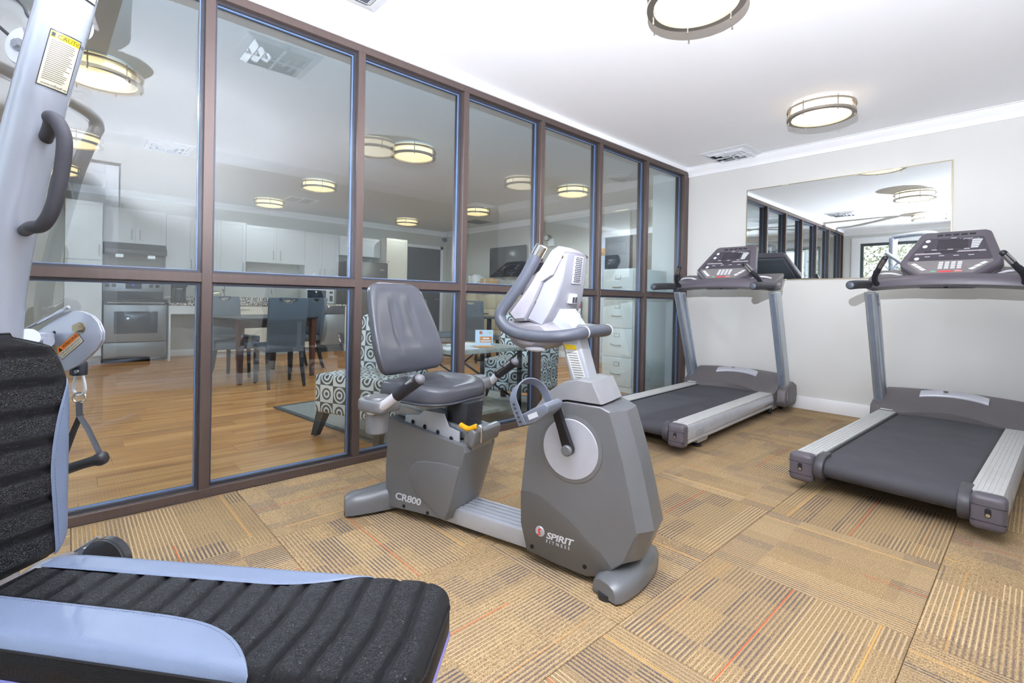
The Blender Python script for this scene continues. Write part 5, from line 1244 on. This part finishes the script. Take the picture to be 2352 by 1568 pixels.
P('top_boom', mg, STEELW, (tube, catmull([(.2, .1, 2.21), (.16, .1, 2.28), (-.1, .1, 2.32), (-.7, .1, 2.33)], 5), .045, {'seg': 24}))
P('rear_column', mg, STEELW, (box, -.76, -.66, .05, .15, .03, 2.33, {'bev': .012})); P('base_rail', mg, STEELW, (box, -.76, .62, .07, .13, 0, .06, {'bev': .008}), (box, -.76, -.66, -.3, .5, 0, .06, {'bev': .008}))
P('weight_stack', mg, BLKP, *[(box, -.64, -.56, -.02, .22, .07+k*.045, .11+k*.045, {'bev': .004}) for k in range(14)])
P('seat_post', mg, STEELW, (box, .33, .40, -.065, .005, .05, .425, {'bev': .006}), (box, -.12, .7, -.06, .0, .385, .424, {'bev': .006}), (box, .33, .40, -.065, .1, .0, .055))
P('back_post', mg, STEELW, (box, -.135, -.07, -.065, .0, .0, .8, {'bev': .006}), (box, -.135, .37, -.055, -.01, .0, .05), (box, -.075, -.055, -.06, 0.0, .56, .62), (box, -.075, -.055, -.06, 0.0, .76, .8))
# pulley wheel behind the pole
w = P('pulley_wheel', mg, mat('pulley_grey', '#c2c8d4', .35, .3), (cyl, (-.43, .338, 1.672), (-.43, .362, 1.672), .05, {'seg': 40, 'bev': .004}))
P('pulley_bolt', w, SS, (cyl, (-.43, .322, 1.672), (-.43, .338, 1.672), .011, {'seg': 6}), (cyl, (-.43, .33, 1.672), (-.43, .339, 1.672), .016, {'seg': 20})); P('pulley_bracket', mg, STEELW, (box, -.44, -.37, .364, .374, 1.65, 1.72, {'bev': .004}), (tube, [(-.4, .369, 1.70), (-.33, .3, 1.855)], .012, {'seg': 8}))
P('cable', mg, BLKP, (tube, [(-.47, .35, 1.70), (-.62, .35, 1.82), (-.9, .35, 2.05)], .0045, {'seg': 8}), (tube, catmull([(-.40, .35, 1.715), (-.36, .345, 1.70), (-.34, .34, 1.64)], 4), .0045, {'seg': 8}), (tube, catmull([(-.75, .33, 1.98), (-.45, .33, 1.80), (-.30, .25, 1.69), (-.16, .17, 1.61)], 5), .0035, {'seg': 8}))
# pulley housing with warning sticker
ph = [(-.36, .875), (-.29, .912), (-.215, .966), (-.192, .980), (-.168, .987), (-.142, .985), (-.118, .976), (-.101, .960), (-.091, .938), (-.092, .917), (-.104, .898), (-.125, .878), (-.15, .858), (-.18, .843), (-.215, .838), (-.26, .842), (-.36, .83)]
hs_ = P('pulley_housing', mg, STEELW, (prism, ph, 'y', .244, .249, {'bev': .0015, 'seg': 2}), (prism, [(a-.012, z-.002) for a, z in ph], 'y', .262, .267, {'bev': .0015}))
P('housing_edge', hs_, mat('housing_edge', '#8f98a8', .3, .5), (prism, [(a*.97-.016, .91+(z-.91)*.92) for a, z in ph], 'y', .249, .262))
for q in ((-.146, .946), (-.216, .891)): P('hex_bolt', hs_, mat('bolt_brass', '#a39a84', .3, .8), (cyl, (q[0], .232, q[1]), (q[0], .244, q[1]), .0105, {'seg': 6}), (cyl, (q[0], .2415, q[1]), (q[0], .2445, q[1]), .0135, {'seg': 20}))
P('hole', hs_, BLKP, (cyl, (-.214, .2435, .933), (-.214, .245, .933), .0042, {'seg': 12}))
Ms = frame((-.1985, .2432, .8795), (.772, 0, .636), (-.636, 0, .772))
P('warning_sticker', hs_, STK_W, (prism, [(.001, -.012), (.068, -.012), (.070, -.010), (.070, .014), (.068, .016), (.002, .016), (0, .014), (0, -.010)], 'z', -.0005, .0005, {'M': Ms}), smooth=False)
P('sticker_edge', hs_, INK, (box, -.0008, .0708, -.0128, .0168, -.0005, .0002, {'M': Ms}), smooth=False); P('sticker_header', hs_, STK_O, (box, .001, .069, .003, .0153, .0004, .0008, {'M': Ms}), smooth=False)
P('warning_triangle', hs_, INK, (prism, [(.005, .0045), (.0155, .0045), (.01, .0138)], 'z', .0007, .0011, {'M': Ms}), smooth=False)
text('lettering', hs_, INK, 'WARNING', .0105, Ms @ Matrix.Translation((.0185, .0055, .0009)), 0, .0001, .98)
text('lettering', hs_, INKG, 'KEEP HANDS AND FINGERS', .0052, Ms @ Matrix.Translation((.004, -.0035, .0007)), 0, .0001); text('lettering', hs_, INKG, 'CLEAR OF ALL MOVING PARTS', .0046, Ms @ Matrix.Translation((.004, -.0095, .0007)), 0, .0001)
P('pivot_arm', mg, STEELW, (tube, [(-.157, .14, .93), (-.26, .2, .90), (-.32, .25, .885)], .02, {'seg': 16}), (box, -.27, -.2, .16, .235, .915, .935, {'bev': .005}), (cyl, (-.205, .19, .918), (-.165, .19, .918), .013))
P('guide_rod', mg, CHROME, (tube, [(-.30, .238, .93), (-.17, .238, .995)], .004, {'seg': 8}))
# cable end, carabiner, strap handle
sh = thing('strap_handle', 'black strap handle hanging by a carabiner beside the black backrest', 'handle', (1.58, -.06, 0), rad(42))
P('cable_stop', sh, mat('cable_stop_black', '#3b3f48', .25, .4), (lathe, [(0, 0), (.0145, 0), (.0155, .003), (.0155, .027), (.012, .036), (0, .038)], {'M': Matrix.Translation((-.185, .28, .827)), 'seg': 24}), (box, -.207, -.199, .274, .288, .826, .852, {'bev': .002}))
P('stop_screw', sh, SS, (cyl, (-.178, .2635, .838), (-.178, .268, .838), .0045, {'seg': 12}))
cb_ = P('carabiner', sh, mat('carabiner_white', '#d6d8da', .3, .4), (tube, catmull([(-.194, .28, .826), (-.2, .28, .80), (-.199, .28, .786), (-.185, .28, .777), (-.171, .28, .786), (-.170, .28, .80), (-.176, .28, .826)], 5), .0036, {'seg': 10}))
P('ring', sh, mat('ring_nickel', '#c9bfae', .25, .9), (tube, [(-.185+.0125*math.cos(2*PI*k/28), .28+.004*math.cos(2*PI*k/28), .771+.0125*math.sin(2*PI*k/28)) for k in range(28)], .0022, {'closed': True, 'seg': 8}))
WEB = mat('black_webbing', '#33363c', .7, bump=(900, .4, .001))
P('strap', sh, WEB, (tube, [(-.185, .28, .762), (-.184, .28, .735), (-.183, .28, .725)], .0085, {'flat': (.3, 1), 'seg': 10}), (tube, [(-.183, .28, .727), (-.16, .28, .695), (-.128, .28, .637)], .008, {'flat': (.22, 1), 'seg': 8}), (tube, [(-.184, .283, .727), (-.21, .29, .685), (-.245, .30, .62), (-.262, .305, .585)], .008, {'flat': (.22, 1), 'seg': 8}))
P('grip', sh, RUB, (tube, [(-.268, .305, .576), (-.225, .295, .590), (-.18, .286, .606), (-.14, .28, .619), (-.126, .279, .6235), (-.116, .278, .627)], .012, {'seg': 18, 'radii': [.015, .0125, .0115, .0125, .0165, .015]}), (ell, (-.12, .2785, .626), (.012, .016, .017), 14))
# low pulley
lp_ = P('low_pulley', mg, mat('pulley_black', '#2b2c30', .3, coat=.3), (cyl, (-.22, .385, .305), (-.22, .415, .305), .062, {'seg': 48, 'bev': .006}), (lathe, [(.05, 0), (.062, 0), (.062, .004), (.05, .004)], {'M': axis_m((-.22, .384, .305), (0, -1, 0)), 'seg': 48}))
P('hub', lp_, BLKM, (cyl, (-.22, .372, .305), (-.22, .385, .305), .016, {'seg': 20})); P('pulley_mount', mg, STEELW, (tube, [(-.10, .0, .40), (-.19, .2, .385), (-.31, .37, .31)], .025, {'seg': 16}), (prism, [(-.34, .27), (-.33, .32), (-.22, .325), (-.21, .285)], 'y', .418, .426), (cyl, (-.29, .36, .30), (-.29, .43, .30), .012), (tube, [(-.3, .4, .3), (-.3, .4, .03)], .025, {'seg': 12}), (box, -.34, -.26, .1, .44, .0, .04, {'bev': .004}))
P('mount_edge', lp_, SS, (tube, [(-.33, .4, .315), (-.25, .4, .366)], .004, {'seg': 6}))
